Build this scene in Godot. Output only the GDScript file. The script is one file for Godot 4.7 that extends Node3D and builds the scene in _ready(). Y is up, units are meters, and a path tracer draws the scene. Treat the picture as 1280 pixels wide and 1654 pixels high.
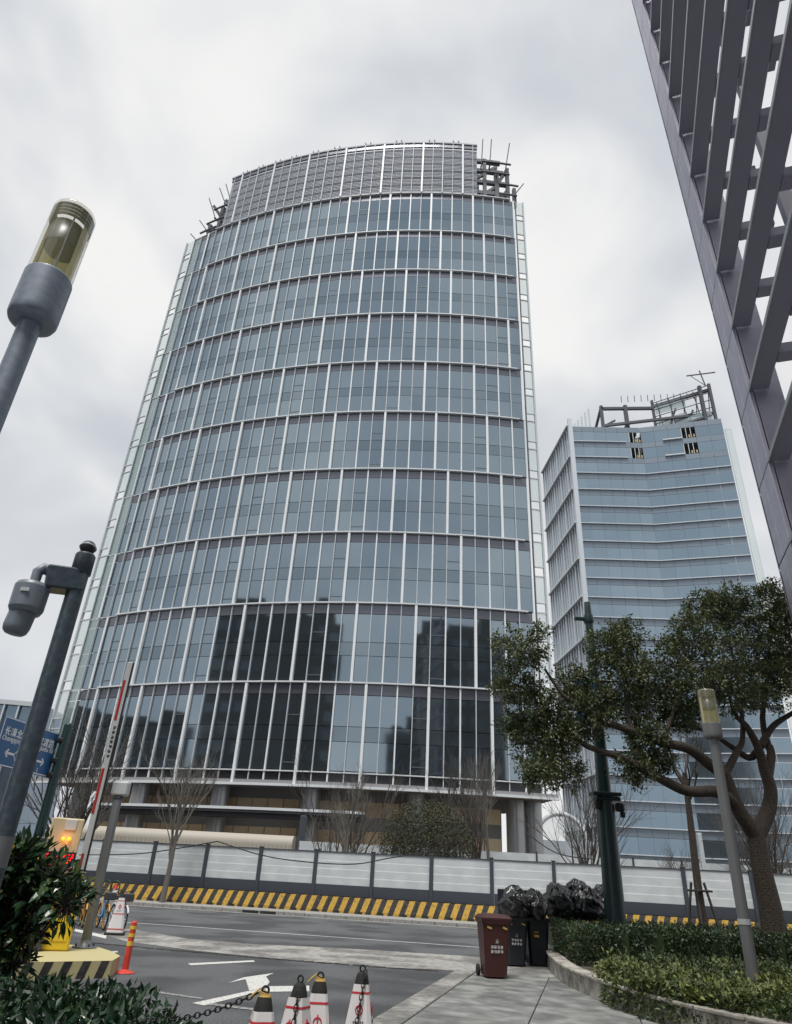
extends Node3D
# A glass office tower seen across a street, built in metres; y is up, the photographer stands at the origin.

const EYE := 1.6
const CAM_R := Vector3(0.99842223, 0.04936071, 0.02676882)
const CAM_U := Vector3(-0.05615201, 0.87766798, 0.47596834)
const CAM_F := Vector3(0.0, 0.4767205, -0.87905493)
const FOCAL := 1101.0

# street frame: the road runs along RA, RN points from the road to the photographer
const RA := Vector3(0.98196, 0.0, 0.18910)
const RN := Vector3(-0.18910, 0.0, 0.98196)

# the curved tower: a circle in plan
const TC := Vector3(6.246, 0.0, -158.025)
const TR := 88.2
const MOD := 1.05
const LEVEL := [10.75, 19.5, 28.3, 37.0, 45.65, 54.25, 62.5, 71.2, 79.8, 88.1, 96.8]

var M := {}
var used := {}
var rng := RandomNumberGenerator.new()

# ---------------------------------------------------------------- mesh builder
class MB:
	var v := PackedVector3Array()
	var n := PackedVector3Array()
	var c := PackedColorArray()
	var i := PackedInt32Array()
	var tint := Color(1, 1, 1)
	func tri(a: Vector3, b: Vector3, d: Vector3):
		var m := (b - a).cross(d - a).normalized()
		var k := v.size()
		v.append(a); v.append(b); v.append(d)
		for q in 3:
			n.append(m); c.append(tint)
		i.append(k); i.append(k + 2); i.append(k + 1)
	func quad(a: Vector3, b: Vector3, d: Vector3, e: Vector3):
		var m := (b - a).cross(e - a)
		if m.length_squared() < 1e-16:
			m = (d - b).cross(e - b)
		m = m.normalized()
		var k := v.size()
		v.append(a); v.append(b); v.append(d); v.append(e)
		for q in 4:
			n.append(m); c.append(tint)
		i.append(k); i.append(k + 2); i.append(k + 1); i.append(k); i.append(k + 3); i.append(k + 2)
	func box(t: Transform3D, s: Vector3):
		var h := s * 0.5
		var p := []
		for q in 8:
			p.append(t * Vector3(h.x if q & 1 else -h.x, h.y if q & 2 else -h.y, h.z if q & 4 else -h.z))
		quad(p[4], p[5], p[7], p[6]); quad(p[1], p[0], p[2], p[3])
		quad(p[5], p[1], p[3], p[7]); quad(p[0], p[4], p[6], p[2])
		quad(p[6], p[7], p[3], p[2]); quad(p[0], p[1], p[5], p[4])
	func bevel(t: Transform3D, s: Vector3, b: float):
		var h := s * 0.5
		b = minf(b, minf(h.x, minf(h.y, h.z)) * 0.9)
		var f := func(ax: int, sg: int, u: int, w: int) -> Vector3:
			var q := Vector3.ZERO
			var o := [(ax + 1) % 3, (ax + 2) % 3]
			q[ax] = sg * h[ax]; q[o[0]] = u * (h[o[0]] - b); q[o[1]] = w * (h[o[1]] - b)
			return t * q
		for ax in 3:
			for sg in [-1, 1]:
				if sg == 1:
					quad(f.call(ax, 1, -1, -1), f.call(ax, 1, 1, -1), f.call(ax, 1, 1, 1), f.call(ax, 1, -1, 1))
				else:
					quad(f.call(ax, -1, -1, 1), f.call(ax, -1, 1, 1), f.call(ax, -1, 1, -1), f.call(ax, -1, -1, -1))
		var cen: Vector3 = t.origin
		var g := func(a: Vector3, bb: Vector3, d: Vector3, e: Vector3):
			if (bb - a).cross(e - a).dot((a + bb + d + e) * 0.25 - cen) < 0.0:
				quad(e, d, bb, a)
			else:
				quad(a, bb, d, e)
		for ax in 3:
			var o1 := (ax + 1) % 3
			for sg in [-1, 1]:
				for sh in [-1, 1]:
					# edge between face ax*sg and face o1*sh
					g.call(f.call(ax, sg, sh, -1), f.call(ax, sg, sh, 1), f.call(o1, sh, 1, sg), f.call(o1, sh, -1, sg))
		for sx in [-1, 1]:
			for sy in [-1, 1]:
				for sz in [-1, 1]:
					var a: Vector3 = f.call(0, sx, sy, sz)
					var d: Vector3 = f.call(1, sy, sz, sx)
					var e: Vector3 = f.call(2, sz, sx, sy)
					if (d - a).cross(e - a).dot(a - cen) < 0.0:
						tri(a, e, d)
					else:
						tri(a, d, e)
	func tube(p: PackedVector3Array, r: PackedFloat32Array, sides := 6, caps := true):
		if p.size() < 2:
			return
		var up := Vector3(0.31, 0.2, 0.93)
		var start := v.size()
		for k in p.size():
			var d := (p[mini(k + 1, p.size() - 1)] - p[maxi(k - 1, 0)]).normalized()
			var x := up.cross(d)
			if x.length_squared() < 1e-6:
				x = Vector3.RIGHT.cross(d)
			x = x.normalized()
			var y := d.cross(x)
			up = y.cross(x) * -1.0 if false else up
			for s in sides:
				var a := TAU * s / sides
				var m := x * cos(a) + y * sin(a)
				v.append(p[k] + m * r[k]); n.append(m); c.append(tint)
		for k in p.size() - 1:
			for s in sides:
				var a := start + k * sides + s
				var b := start + k * sides + (s + 1) % sides
				i.append(a); i.append(a + sides); i.append(b)
				i.append(b); i.append(a + sides); i.append(b + sides)
		if caps:
			for e in [0, p.size() - 1]:
				var o := start + e * sides as int
				for s in range(1, sides - 1):
					if e == 0:
						tri(v[o], v[o + s + 1], v[o + s])
					else:
						tri(v[o], v[o + s], v[o + s + 1])
	func rod(a: Vector3, b: Vector3, r: float, sides := 6):
		tube(PackedVector3Array([a, b]), PackedFloat32Array([r, r]), sides)
	func bar(a: Vector3, b: Vector3, w: float, h: float, up := Vector3.UP):
		var d := b - a
		var z := d.normalized()
		if absf(z.dot(up)) > 0.99:
			up = Vector3(0, 0, 1) if absf(z.z) < 0.9 else Vector3.RIGHT
		var x := up.cross(z).normalized()
		box(Transform3D(Basis(x, z.cross(x), z), (a + b) * 0.5), Vector3(w, h, d.length()))
	func lathe(prof: Array, segs: int, t := Transform3D()):
		# prof: list of Vector2(radius, height) from bottom to top
		var start := v.size()
		for k in prof.size():
			var d: Vector2 = prof[mini(k + 1, prof.size() - 1)] - prof[maxi(k - 1, 0)]
			var m2 := Vector2(d.y, -d.x).normalized()
			for s in segs + 1:
				var a := TAU * s / segs
				v.append(t * Vector3(prof[k].x * cos(a), prof[k].y, prof[k].x * sin(a)))
				n.append((t.basis * Vector3(m2.x * cos(a), m2.y, m2.x * sin(a))).normalized())
				c.append(tint)
		for k in prof.size() - 1:
			for s in segs:
				var a := start + k * (segs + 1) + s
				var b := a + 1
				var e := a + segs + 1
				i.append(a); i.append(b); i.append(e)
				i.append(b); i.append(e + 1); i.append(e)
	func torus(t: Transform3D, r: float, q: float, segs := 20, sides := 6):
		var start := v.size()
		for s in segs:
			var a := TAU * s / segs
			for w in sides:
				var b := TAU * w / sides
				var m := Vector3(cos(a) * cos(b), sin(a) * cos(b), sin(b))
				v.append(t * (Vector3(cos(a), sin(a), 0) * r + m * q)); n.append((t.basis * m).normalized()); c.append(tint)
		for s in segs:
			for w in sides:
				var a := start + s * sides + w
				var b := start + s * sides + (w + 1) % sides
				var e := start + ((s + 1) % segs) * sides + w
				var f := start + ((s + 1) % segs) * sides + (w + 1) % sides
				i.append(a); i.append(b); i.append(e); i.append(b); i.append(f); i.append(e)
	func poly(pts: PackedVector3Array):
		# a flat polygon lying on the ground, facing up
		var q := PackedVector2Array()
		for p in pts:
			q.append(Vector2(p.x, p.z))
		var ix := Geometry2D.triangulate_polygon(q)
		for k in range(0, ix.size(), 3):
			var a := pts[ix[k]]; var b := pts[ix[k + 1]]; var d := pts[ix[k + 2]]
			if (b - a).cross(d - a).y < 0.0:
				tri(a, d, b)
			else:
				tri(a, b, d)
	func prism(pts: PackedVector3Array, h: float):
		# outline on the ground raised by h
		var up := PackedVector3Array()
		for p in pts:
			up.append(p + Vector3(0, h, 0))
		poly(up)
		var area := 0.0
		for k in pts.size():
			var a := pts[k]; var b := pts[(k + 1) % pts.size()]
			area += a.x * b.z - b.x * a.z
		for k in pts.size():
			var a := pts[k]; var b := pts[(k + 1) % pts.size()]
			if area > 0.0:
				quad(b, a, a + Vector3(0, h, 0), b + Vector3(0, h, 0))
			else:
				quad(a, b, b + Vector3(0, h, 0), a + Vector3(0, h, 0))
	func leaf(p: Vector3, d: Vector3, up: Vector3, l: float, w: float, fold := 0.25):
		# a folded leaf blade of four triangles
		var s := d.cross(up).normalized() * w * 0.5
		var nn := s.cross(d).normalized()
		var a := p
		var b := p + d * l
		var m := p + d * l * 0.45
		var l1 := m + s + nn * w * fold
		var l2 := m - s + nn * w * fold
		var k := v.size()
		var n1 := (l1 - a).cross(b - a).normalized()
		var n2 := (b - a).cross(l2 - a).normalized()
		for q in [a, b, l1]:
			v.append(q); n.append(n1); c.append(tint)
		for q in [a, b, l2]:
			v.append(q); n.append(n2); c.append(tint)
		i.append(k); i.append(k + 1); i.append(k + 2)
		i.append(k + 3); i.append(k + 5); i.append(k + 4)
	func mesh(m: Material = null) -> ArrayMesh:
		var am := ArrayMesh.new()
		if v.size() == 0:
			return am
		var a := []
		a.resize(Mesh.ARRAY_MAX)
		a[Mesh.ARRAY_VERTEX] = v; a[Mesh.ARRAY_NORMAL] = n; a[Mesh.ARRAY_COLOR] = c; a[Mesh.ARRAY_INDEX] = i
		am.add_surface_from_arrays(Mesh.PRIMITIVE_TRIANGLES, a)
		if m:
			am.surface_set_material(0, m)
		return am

# ---------------------------------------------------------------- scene tree helpers
func numbered(called: String) -> String:
	if not used.has(called):
		used[called] = 0
		return called
	used[called] += 1
	return "%s_%03d" % [called, used[called]]

func meta(o: Node, label: String, category: String, group := "", kind := ""):
	if label: o.set_meta("label", label)
	if category: o.set_meta("category", category)
	if group: o.set_meta("group", group)
	if kind: o.set_meta("kind", kind)

func thing(called: String, label: String, category: String, at := Vector3.ZERO, turn := 0.0, group := "") -> Node3D:
	var o := Node3D.new()
	o.name = numbered(called)
	add_child(o, true)
	o.position = at; o.rotation.y = turn
	meta(o, label, category, group)
	return o

func part(parent: Node, called: String, mesh: Mesh, m: Material, at := Transform3D()) -> MeshInstance3D:
	var o := MeshInstance3D.new()
	o.name = called
	o.mesh = mesh
	if m: o.set_surface_override_material(0, m)
	o.transform = at
	parent.add_child(o, true)
	return o

func single(called: String, mesh: Mesh, m: Material, label: String, category: String, at := Transform3D(), group := "") -> MeshInstance3D:
	var o := part(self, numbered(called), mesh, m, at)
	meta(o, label, category, group)
	return o

func structure(called: String, mesh: Mesh, m: Material) -> MeshInstance3D:
	var o := part(self, numbered(called), mesh, m)
	o.set_meta("kind", "structure")
	return o

func again(o: Node3D, at: Vector3, turn: float, label := "") -> Node3D:
	var r: Node3D = o.duplicate()
	r.name = numbered(str(o.name))
	add_child(r, true)
	r.position = at; r.rotation.y = turn
	if label: r.set_meta("label", label)
	return r

func T(at: Vector3, yaw := 0.0, pitch := 0.0, roll := 0.0) -> Transform3D:
	return Transform3D(Basis.from_euler(Vector3(pitch, yaw, roll)), at)

func road(u: float, w: float, y := 0.0) -> Vector3:
	return RA * u + RN * w + Vector3(0, y, 0)

func look_ray(x: float, y: float) -> Vector3:
	return (CAM_R * (x - 640.0) + CAM_U * (827.0 - y) + CAM_F * FOCAL).normalized()

func on_level(x: float, y: float, h := 0.0) -> Vector3:      # the point of height h seen there
	var d := look_ray(x, y)
	return Vector3(0, EYE, 0) + d * ((h - EYE) / d.y)

func at_depth(x: float, y: float, z: float) -> Vector3:      # the point z metres ahead seen there
	var d := look_ray(x, y)
	return Vector3(0, EYE, 0) + d * (-z / d.z)

func rot2(p: Vector3, a: float) -> Vector3:
	return p.rotated(Vector3.UP, a)

# ---------------------------------------------------------------- materials
func lin(r: float, g: float, b: float) -> Color:
	return Color(r, g, b).linear_to_srgb()

func mat(called: String, r: float, g: float, b: float, rough := 0.7, metal := 0.0, spec := 0.5) -> StandardMaterial3D:
	var m := StandardMaterial3D.new()
	m.resource_name = called
	m.albedo_color = lin(r, g, b)
	m.roughness = rough
	m.metallic = metal
	m.metallic_specular = spec
	M[called] = m
	return m

func noise_tex(sd: int, freq: float, lo: Color, hi: Color, size := 512, mid_lo := 0.25, mid_hi := 0.75, oct := 5, kind := FastNoiseLite.TYPE_SIMPLEX_SMOOTH) -> ImageTexture:
	var f := FastNoiseLite.new()
	f.seed = sd; f.noise_type = kind; f.frequency = freq; f.fractal_octaves = oct
	var im := f.get_seamless_image(size, size)
	var o := Image.create(size, size, true, Image.FORMAT_RGB8)
	for y in size:
		for x in size:
			var t := smoothstep(mid_lo, mid_hi, im.get_pixel(x, y).r)
			o.set_pixel(x, y, lo.lerp(hi, t))
	o.generate_mipmaps()
	return ImageTexture.create_from_image(o)

func bump_tex(sd: int, freq: float, strength := 4.0, size := 512, oct := 4) -> ImageTexture:
	var f := FastNoiseLite.new()
	f.seed = sd; f.noise_type = FastNoiseLite.TYPE_SIMPLEX_SMOOTH; f.frequency = freq; f.fractal_octaves = oct
	var im := f.get_seamless_image(size, size)
	im.convert(Image.FORMAT_RGBA8)
	im.bump_map_to_normal_map(strength)
	return ImageTexture.create_from_image(im)

func textured(m: StandardMaterial3D, tex: Texture2D, scale: float, world := true, bump: Texture2D = null, bump_amount := 0.5, detail: Texture2D = null, detail_scale := 0.05):
	m.albedo_texture = tex
	m.albedo_color = Color(1, 1, 1)
	m.uv1_triplanar = true
	m.uv1_world_triplanar = world
	m.uv1_scale = Vector3.ONE * scale
	if bump:
		m.normal_enabled = true
		m.normal_texture = bump
		m.normal_scale = bump_amount
	if detail:
		m.detail_enabled = true
		m.detail_albedo = detail
		m.detail_blend_mode = BaseMaterial3D.BLEND_MODE_MUL
		m.detail_uv_layer = BaseMaterial3D.DETAIL_UV_2
		m.uv2_triplanar = true
		m.uv2_world_triplanar = world
		m.uv2_scale = Vector3.ONE * detail_scale

func materials():
	var patch := noise_tex(5, 0.014, Color(0.74, 0.74, 0.74), Color(1, 1, 1), 512, 0.25, 0.7, 6)
	var grain := bump_tex(9, 0.2, 3.0)
	var soft := bump_tex(19, 0.03, 2.0)
	textured(mat("asphalt", 0.1, 0.1, 0.1, 0.82), noise_tex(1, 0.16, lin(0.066, 0.07, 0.077), lin(0.15, 0.155, 0.164), 512, 0.2, 0.8, 5), 0.35, true, grain, 0.5, patch, 0.045)
	textured(mat("paving", 0.3, 0.3, 0.3, 0.8), noise_tex(2, 0.03, lin(0.27, 0.265, 0.25), lin(0.42, 0.41, 0.385), 512, 0.2, 0.8, 6), 0.3, true, grain, 0.3, patch, 0.08)
	var slab_patch := noise_tex(45, 0.02, Color(0.85, 0.85, 0.85), Color(1, 1, 1), 512, 0.3, 0.7, 5)
	for k in 3:
		var e: float = [0.9, 1.0, 1.1][k]
		textured(mat("slab%d" % k, 0.3, 0.3, 0.3, 0.6), noise_tex(30 + k, 0.025, lin(0.19 * e, 0.195 * e, 0.19 * e), lin(0.31 * e, 0.315 * e, 0.3 * e), 256, 0.2, 0.8, 6), 0.25, true, grain, 0.25, slab_patch, 0.13)
	textured(mat("concrete", 0.3, 0.3, 0.3, 0.85), noise_tex(3, 0.04, lin(0.24, 0.24, 0.23), lin(0.36, 0.355, 0.34), 256, 0.2, 0.8, 5), 0.5, true, grain, 0.3)
	textured(mat("kerb_stone", 0.3, 0.3, 0.3, 0.85), noise_tex(4, 0.05, lin(0.2, 0.2, 0.195), lin(0.33, 0.325, 0.31), 256, 0.2, 0.8, 5), 0.6, true, grain, 0.3)
	textured(mat("coping", 0.4, 0.4, 0.4, 0.7), noise_tex(14, 0.05, lin(0.36, 0.34, 0.3), lin(0.55, 0.52, 0.46), 256, 0.15, 0.75, 6), 0.6, true, grain, 0.3, patch, 0.3)
	textured(mat("soil", 0.1, 0.08, 0.06, 0.95), noise_tex(6, 0.05, lin(0.05, 0.04, 0.03), lin(0.11, 0.09, 0.07), 256), 0.3, true, grain, 0.6)
	textured(mat("line_paint", 0.6, 0.6, 0.6, 0.7), noise_tex(7, 0.1, lin(0.3, 0.3, 0.3), lin(0.62, 0.62, 0.6), 256, 0.12, 0.45, 5), 0.5)
	textured(mat("worn_paint", 0.6, 0.6, 0.6, 0.7), noise_tex(17, 0.1, lin(0.16, 0.16, 0.16), lin(0.4, 0.4, 0.4), 256, 0.3, 0.8, 5), 0.5)
	# glass of the big tower: coated panes that mirror sky and street
	var tints := [[0.24, 0.303, 0.352], [0.256, 0.32, 0.37], [0.222, 0.284, 0.332], [0.276, 0.34, 0.39]]
	var wave := bump_tex(77, 0.008, 1.2, 512, 2)
	for k in 4:
		var g := mat("pane%d" % k, tints[k][0], tints[k][1], tints[k][2], 0.04, 0.92)
		g.normal_enabled = true; g.normal_texture = wave; g.normal_scale = 0.05
		g.uv1_triplanar = true; g.uv1_world_triplanar = true; g.uv1_scale = Vector3.ONE * (0.05 + 0.013 * k)
		mat("midpane%d" % k, tints[k][0] * 0.86, tints[k][1] * 0.86, tints[k][2] * 0.86, 0.06, 0.9)
	mat("spandrel", 0.15, 0.158, 0.19, 0.25, 0.55)
	mat("spandrel_dark", 0.06, 0.062, 0.07, 0.25, 0.3)
	mat("fin_white", 0.82, 0.86, 0.89, 0.4, 0.0)
	mat("fin_grey", 0.56, 0.61, 0.65, 0.45, 0.0)
	mat("ledge", 0.68, 0.72, 0.76, 0.5, 0.0)
	mat("frame_line", 0.12, 0.14, 0.16, 0.5, 0.3)
	mat("core", 0.22, 0.22, 0.22, 0.85)
	mat("soffit", 0.3, 0.3, 0.31, 0.7)
	mat("steel_dark", 0.085, 0.092, 0.115, 0.6, 0.1)
	mat("slat", 0.58, 0.61, 0.67, 0.6)
	mat("slat_blue", 0.36, 0.38, 0.43, 0.6)
	mat("tan_film", 0.6, 0.46, 0.29, 0.55)
	mat("tan_film2", 0.64, 0.52, 0.35, 0.55)
	mat("column", 0.4, 0.41, 0.42, 0.35, 0.55)
	var cg := mat("clear_glass", 0.62, 0.75, 0.74, 0.03, 0.0, 0.8)
	cg.transparency = BaseMaterial3D.TRANSPARENCY_ALPHA; cg.albedo_color.a = 0.3
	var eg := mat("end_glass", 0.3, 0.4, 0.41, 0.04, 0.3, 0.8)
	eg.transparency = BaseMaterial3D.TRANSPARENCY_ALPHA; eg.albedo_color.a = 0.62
	# second tower
	for k in 3:
		var e2: float = [0.97, 1.0, 1.04][k]
		mat("bluepane%d" % k, 0.275 * e2, 0.355 * e2, 0.42 * e2, 0.1, 0.85)
	mat("grey_band", 0.22, 0.27, 0.325, 0.35, 0.4)
	mat("pale_line", 0.62, 0.68, 0.74, 0.5, 0.1)
	mat("wood_yellow", 0.55, 0.4, 0.2, 0.8)
	# louvred building
	textured(mat("violet_panel", 0.2, 0.19, 0.22, 0.4, 0.5), noise_tex(51, 0.02, lin(0.5, 0.49, 0.58), lin(0.58, 0.57, 0.66), 256, 0.2, 0.8, 3), 0.2)
	mat("blade", 0.29, 0.295, 0.37, 0.45, 0.0)
	mat("blade_edge", 0.42, 0.42, 0.45, 0.4, 0.5)
	mat("beige_wall", 0.42, 0.41, 0.37, 0.8)
	# street
	textured(mat("fence_white", 0.5, 0.5, 0.5, 0.55), noise_tex(61, 0.02, lin(0.55, 0.6, 0.63), lin(0.66, 0.7, 0.73), 256, 0.2, 0.8, 4), 0.15, true, soft, 0.15)
	mat("fence_dark", 0.055, 0.065, 0.085, 0.5)
	textured(mat("stripe_yellow", 0.7, 0.4, 0.05, 0.6), noise_tex(62, 0.06, lin(0.3, 0.19, 0.045), lin(0.6, 0.37, 0.06), 256, 0.1, 0.6, 5), 0.4)
	textured(mat("stripe_black", 0.03, 0.03, 0.03, 0.7), noise_tex(63, 0.06, lin(0.022, 0.022, 0.024), lin(0.06, 0.058, 0.055), 256, 0.3, 0.8, 5), 0.4)
	mat("shed_beige", 0.4, 0.37, 0.32, 0.6)
	textured(mat("lamp_metal", 0.15, 0.185, 0.24, 0.42, 0.1), noise_tex(91, 0.05, lin(0.22, 0.265, 0.335), lin(0.28, 0.33, 0.4), 256, 0.2, 0.8, 5), 1.1)
	mat("lamp_metal_grey", 0.2, 0.205, 0.21, 0.5, 0.3)
	var lg := mat("lamp_glass", 0.72, 0.68, 0.36, 0.04, 0.0, 0.6)
	lg.transparency = BaseMaterial3D.TRANSPARENCY_ALPHA; lg.albedo_color.a = 0.2
	var li := mat("lamp_inner", 0.82, 0.76, 0.44, 0.5)
	li.backlight_enabled = true; li.backlight = Color(0.9, 0.86, 0.62)
	mat("lamp_reflector", 0.14, 0.15, 0.16, 0.35, 0.4)
	textured(mat("pole_slate", 0.07, 0.1, 0.13, 0.38, 0.1), noise_tex(92, 0.05, lin(0.05, 0.073, 0.095), lin(0.085, 0.11, 0.135), 256, 0.3, 0.85, 5), 1.1)
	mat("pole_grey", 0.2, 0.21, 0.22, 0.45, 0.4)
	mat("pole_green", 0.016, 0.04, 0.043, 0.35, 0.0)
	mat("cam_grey", 0.2, 0.235, 0.28, 0.4, 0.0)
	mat("cam_pale", 0.5, 0.52, 0.54, 0.4)
	mat("black_plastic", 0.02, 0.021, 0.024, 0.45)
	mat("black_rubber", 0.018, 0.018, 0.018, 0.8)
	var bag := mat("bag_film", 0.012, 0.013, 0.015, 0.18, 0.0, 0.6)
	bag.normal_enabled = true; bag.normal_texture = bump_tex(88, 0.02, 10.0, 512, 4); bag.normal_scale = 0.6
	bag.uv1_triplanar = true; bag.uv1_scale = Vector3.ONE * 1.6
	mat("bin_red", 0.06, 0.016, 0.015, 0.45)
	mat("bin_black", 0.016, 0.019, 0.025, 0.45)
	mat("print_white", 0.62, 0.62, 0.62, 0.6)
	mat("sign_blue", 0.02, 0.105, 0.27, 0.45)
	mat("sign_white", 0.7, 0.72, 0.75, 0.5)
	mat("cabinet_yellow", 0.75, 0.53, 0.03, 0.4)
	mat("cabinet_dark", 0.05, 0.055, 0.06, 0.5)
	mat("island_yellow", 0.52, 0.46, 0.25, 0.75)
	mat("arm_white", 0.52, 0.54, 0.55, 0.4)
	mat("arm_red", 0.42, 0.03, 0.025, 0.4)
	mat("bollard_red", 0.62, 0.06, 0.04, 0.5)
	mat("bollard_yellow", 0.75, 0.5, 0.06, 0.4)
	mat("cone_white", 0.7, 0.68, 0.68, 0.55)
	mat("cone_red", 0.55, 0.03, 0.045, 0.5)
	mat("tape_yellow", 0.5, 0.33, 0.09, 0.6)
	mat("chain_black", 0.02, 0.02, 0.022, 0.5, 0.3)
	mat("bike_blue", 0.1, 0.3, 0.5, 0.4)
	mat("bike_orange", 0.6, 0.3, 0.05, 0.4)
	mat("bike_white", 0.65, 0.68, 0.7, 0.4)
	mat("chrome", 0.5, 0.5, 0.5, 0.3, 0.8)
	mat("rail_green", 0.015, 0.05, 0.035, 0.5)
	textured(mat("bark", 0.1, 0.08, 0.06, 0.9), noise_tex(71, 0.06, lin(0.035, 0.028, 0.022), lin(0.105, 0.085, 0.068), 256, 0.25, 0.75, 5), 1.4, true, bump_tex(72, 0.06, 8.0, 256), 1.0)
	mat("twig", 0.095, 0.088, 0.082, 0.9)
	mat("pale_twig", 0.15, 0.14, 0.125, 0.9)
	mat("stake", 0.06, 0.055, 0.05, 0.9)
	for k in [["leaf_camphor", 0.5], ["leaf_hedge", 0.4], ["leaf_cover", 0.5], ["leaf_shrub", 0.22], ["leaf_low", 0.25], ["leaf_bush", 0.6]]:
		var lm := mat(k[0], 1, 1, 1, k[1], 0.0, 0.5)
		lm.vertex_color_use_as_albedo = true
		lm.backlight_enabled = true
		lm.backlight = Color(0.4, 0.44, 0.26)
	mat("cable", 0.015, 0.015, 0.017, 0.6)
	# buildings behind the photographer, mirrored in the glass
	mat("brown_stone", 0.075, 0.066, 0.062, 0.8)
	mat("dark_glazing", 0.13, 0.15, 0.17, 0.15, 0.6)
	mat("far_grey", 0.3, 0.32, 0.35, 0.6)
	mat("far_glass", 0.2, 0.27, 0.34, 0.15, 0.7)
	var le := mat("led_red", 0.6, 0.02, 0.03, 0.5)
	le.emission_enabled = true; le.emission = Color(1.0, 0.03, 0.1); le.emission_energy_multiplier = 1.0
	var la := mat("led_amber", 0.7, 0.35, 0.05, 0.5)
	la.emission_enabled = true; la.emission = Color(1.0, 0.62, 0.12); la.emission_energy_multiplier = 0.8
	mat("panel_cream", 0.6, 0.5, 0.32, 0.6)

# ---------------------------------------------------------------- sky
func sky_texture() -> ImageTexture:
	var w := 1024
	var h := 512
	var f := FastNoiseLite.new()
	f.seed = 23; f.noise_type = FastNoiseLite.TYPE_SIMPLEX_SMOOTH; f.frequency = 0.9; f.fractal_octaves = 5; f.fractal_gain = 0.48
	var f2 := FastNoiseLite.new()
	f2.seed = 4; f2.noise_type = FastNoiseLite.TYPE_SIMPLEX_SMOOTH; f2.frequency = 0.55; f2.fractal_octaves = 3
	var im := Image.create(w, h, false, Image.FORMAT_RGB8)
	for y in h:
		var el := (0.5 - (y + 0.5) / h) * PI
		for x in w:
			var az := ((x + 0.5) / w - 0.5) * TAU
			var d := Vector3(sin(az) * cos(el), sin(el), -cos(az) * cos(el))
			var c: Color
			if d.y > -0.02:
				var q := Vector3(d.x, d.y * 1.5, d.z)
				var wx := f2.get_noise_3dv(q * 2.2 + Vector3(5, 1, 2)) * 0.5
				var a := f.get_noise_3dv(q * 2.6 + Vector3(3.1 + wx, 0.7 - wx, 1.9)) * 0.5 + 0.5
				var b := f2.get_noise_3dv(q * 2.4 + Vector3(7.0, 2.0, 0)) * 0.5 + 0.5
				var t := smoothstep(0.22, 0.68, a * 0.66 + b * 0.34)
				c = Color(0.765, 0.787, 0.818).lerp(Color(0.94, 0.938, 0.936), t)
			else:
				c = Color(0.45, 0.45, 0.44)
			im.set_pixel(x, y, c)
	return ImageTexture.create_from_image(im)

func light_and_camera():
	var cam := Camera3D.new()
	cam.name = "camera"
	cam.transform = Transform3D(Basis(CAM_R, CAM_U, -CAM_F), Vector3(0, EYE, 0))
	cam.fov = rad_to_deg(2.0 * atan(827.0 / FOCAL))
	cam.near = 0.05; cam.far = 6000.0
	add_child(cam)
	cam.current = true
	var sm := PanoramaSkyMaterial.new()
	sm.panorama = sky_texture()
	var sk := Sky.new()
	sk.sky_material = sm
	var env := Environment.new()
	env.background_mode = Environment.BG_SKY
	env.sky = sk
	env.background_energy_multiplier = 0.51
	env.tonemap_mode = Environment.TONE_MAPPER_LINEAR
	env.tonemap_exposure = 2.05
	env.sdfgi_enabled = true; env.ssao_enabled = true; env.ssil_enabled = true
	var we := WorldEnvironment.new()
	we.name = "environment"
	we.environment = env
	add_child(we)
	var sun := DirectionalLight3D.new()
	sun.name = "sun"
	sun.light_energy = 0.5
	sun.light_angular_distance = 20.0
	sun.light_color = Color(1.0, 0.985, 0.96)
	sun.shadow_enabled = true
	add_child(sun)
	sun.look_at_from_position(Vector3(-4, 30, 11.5), Vector3.ZERO)

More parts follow.
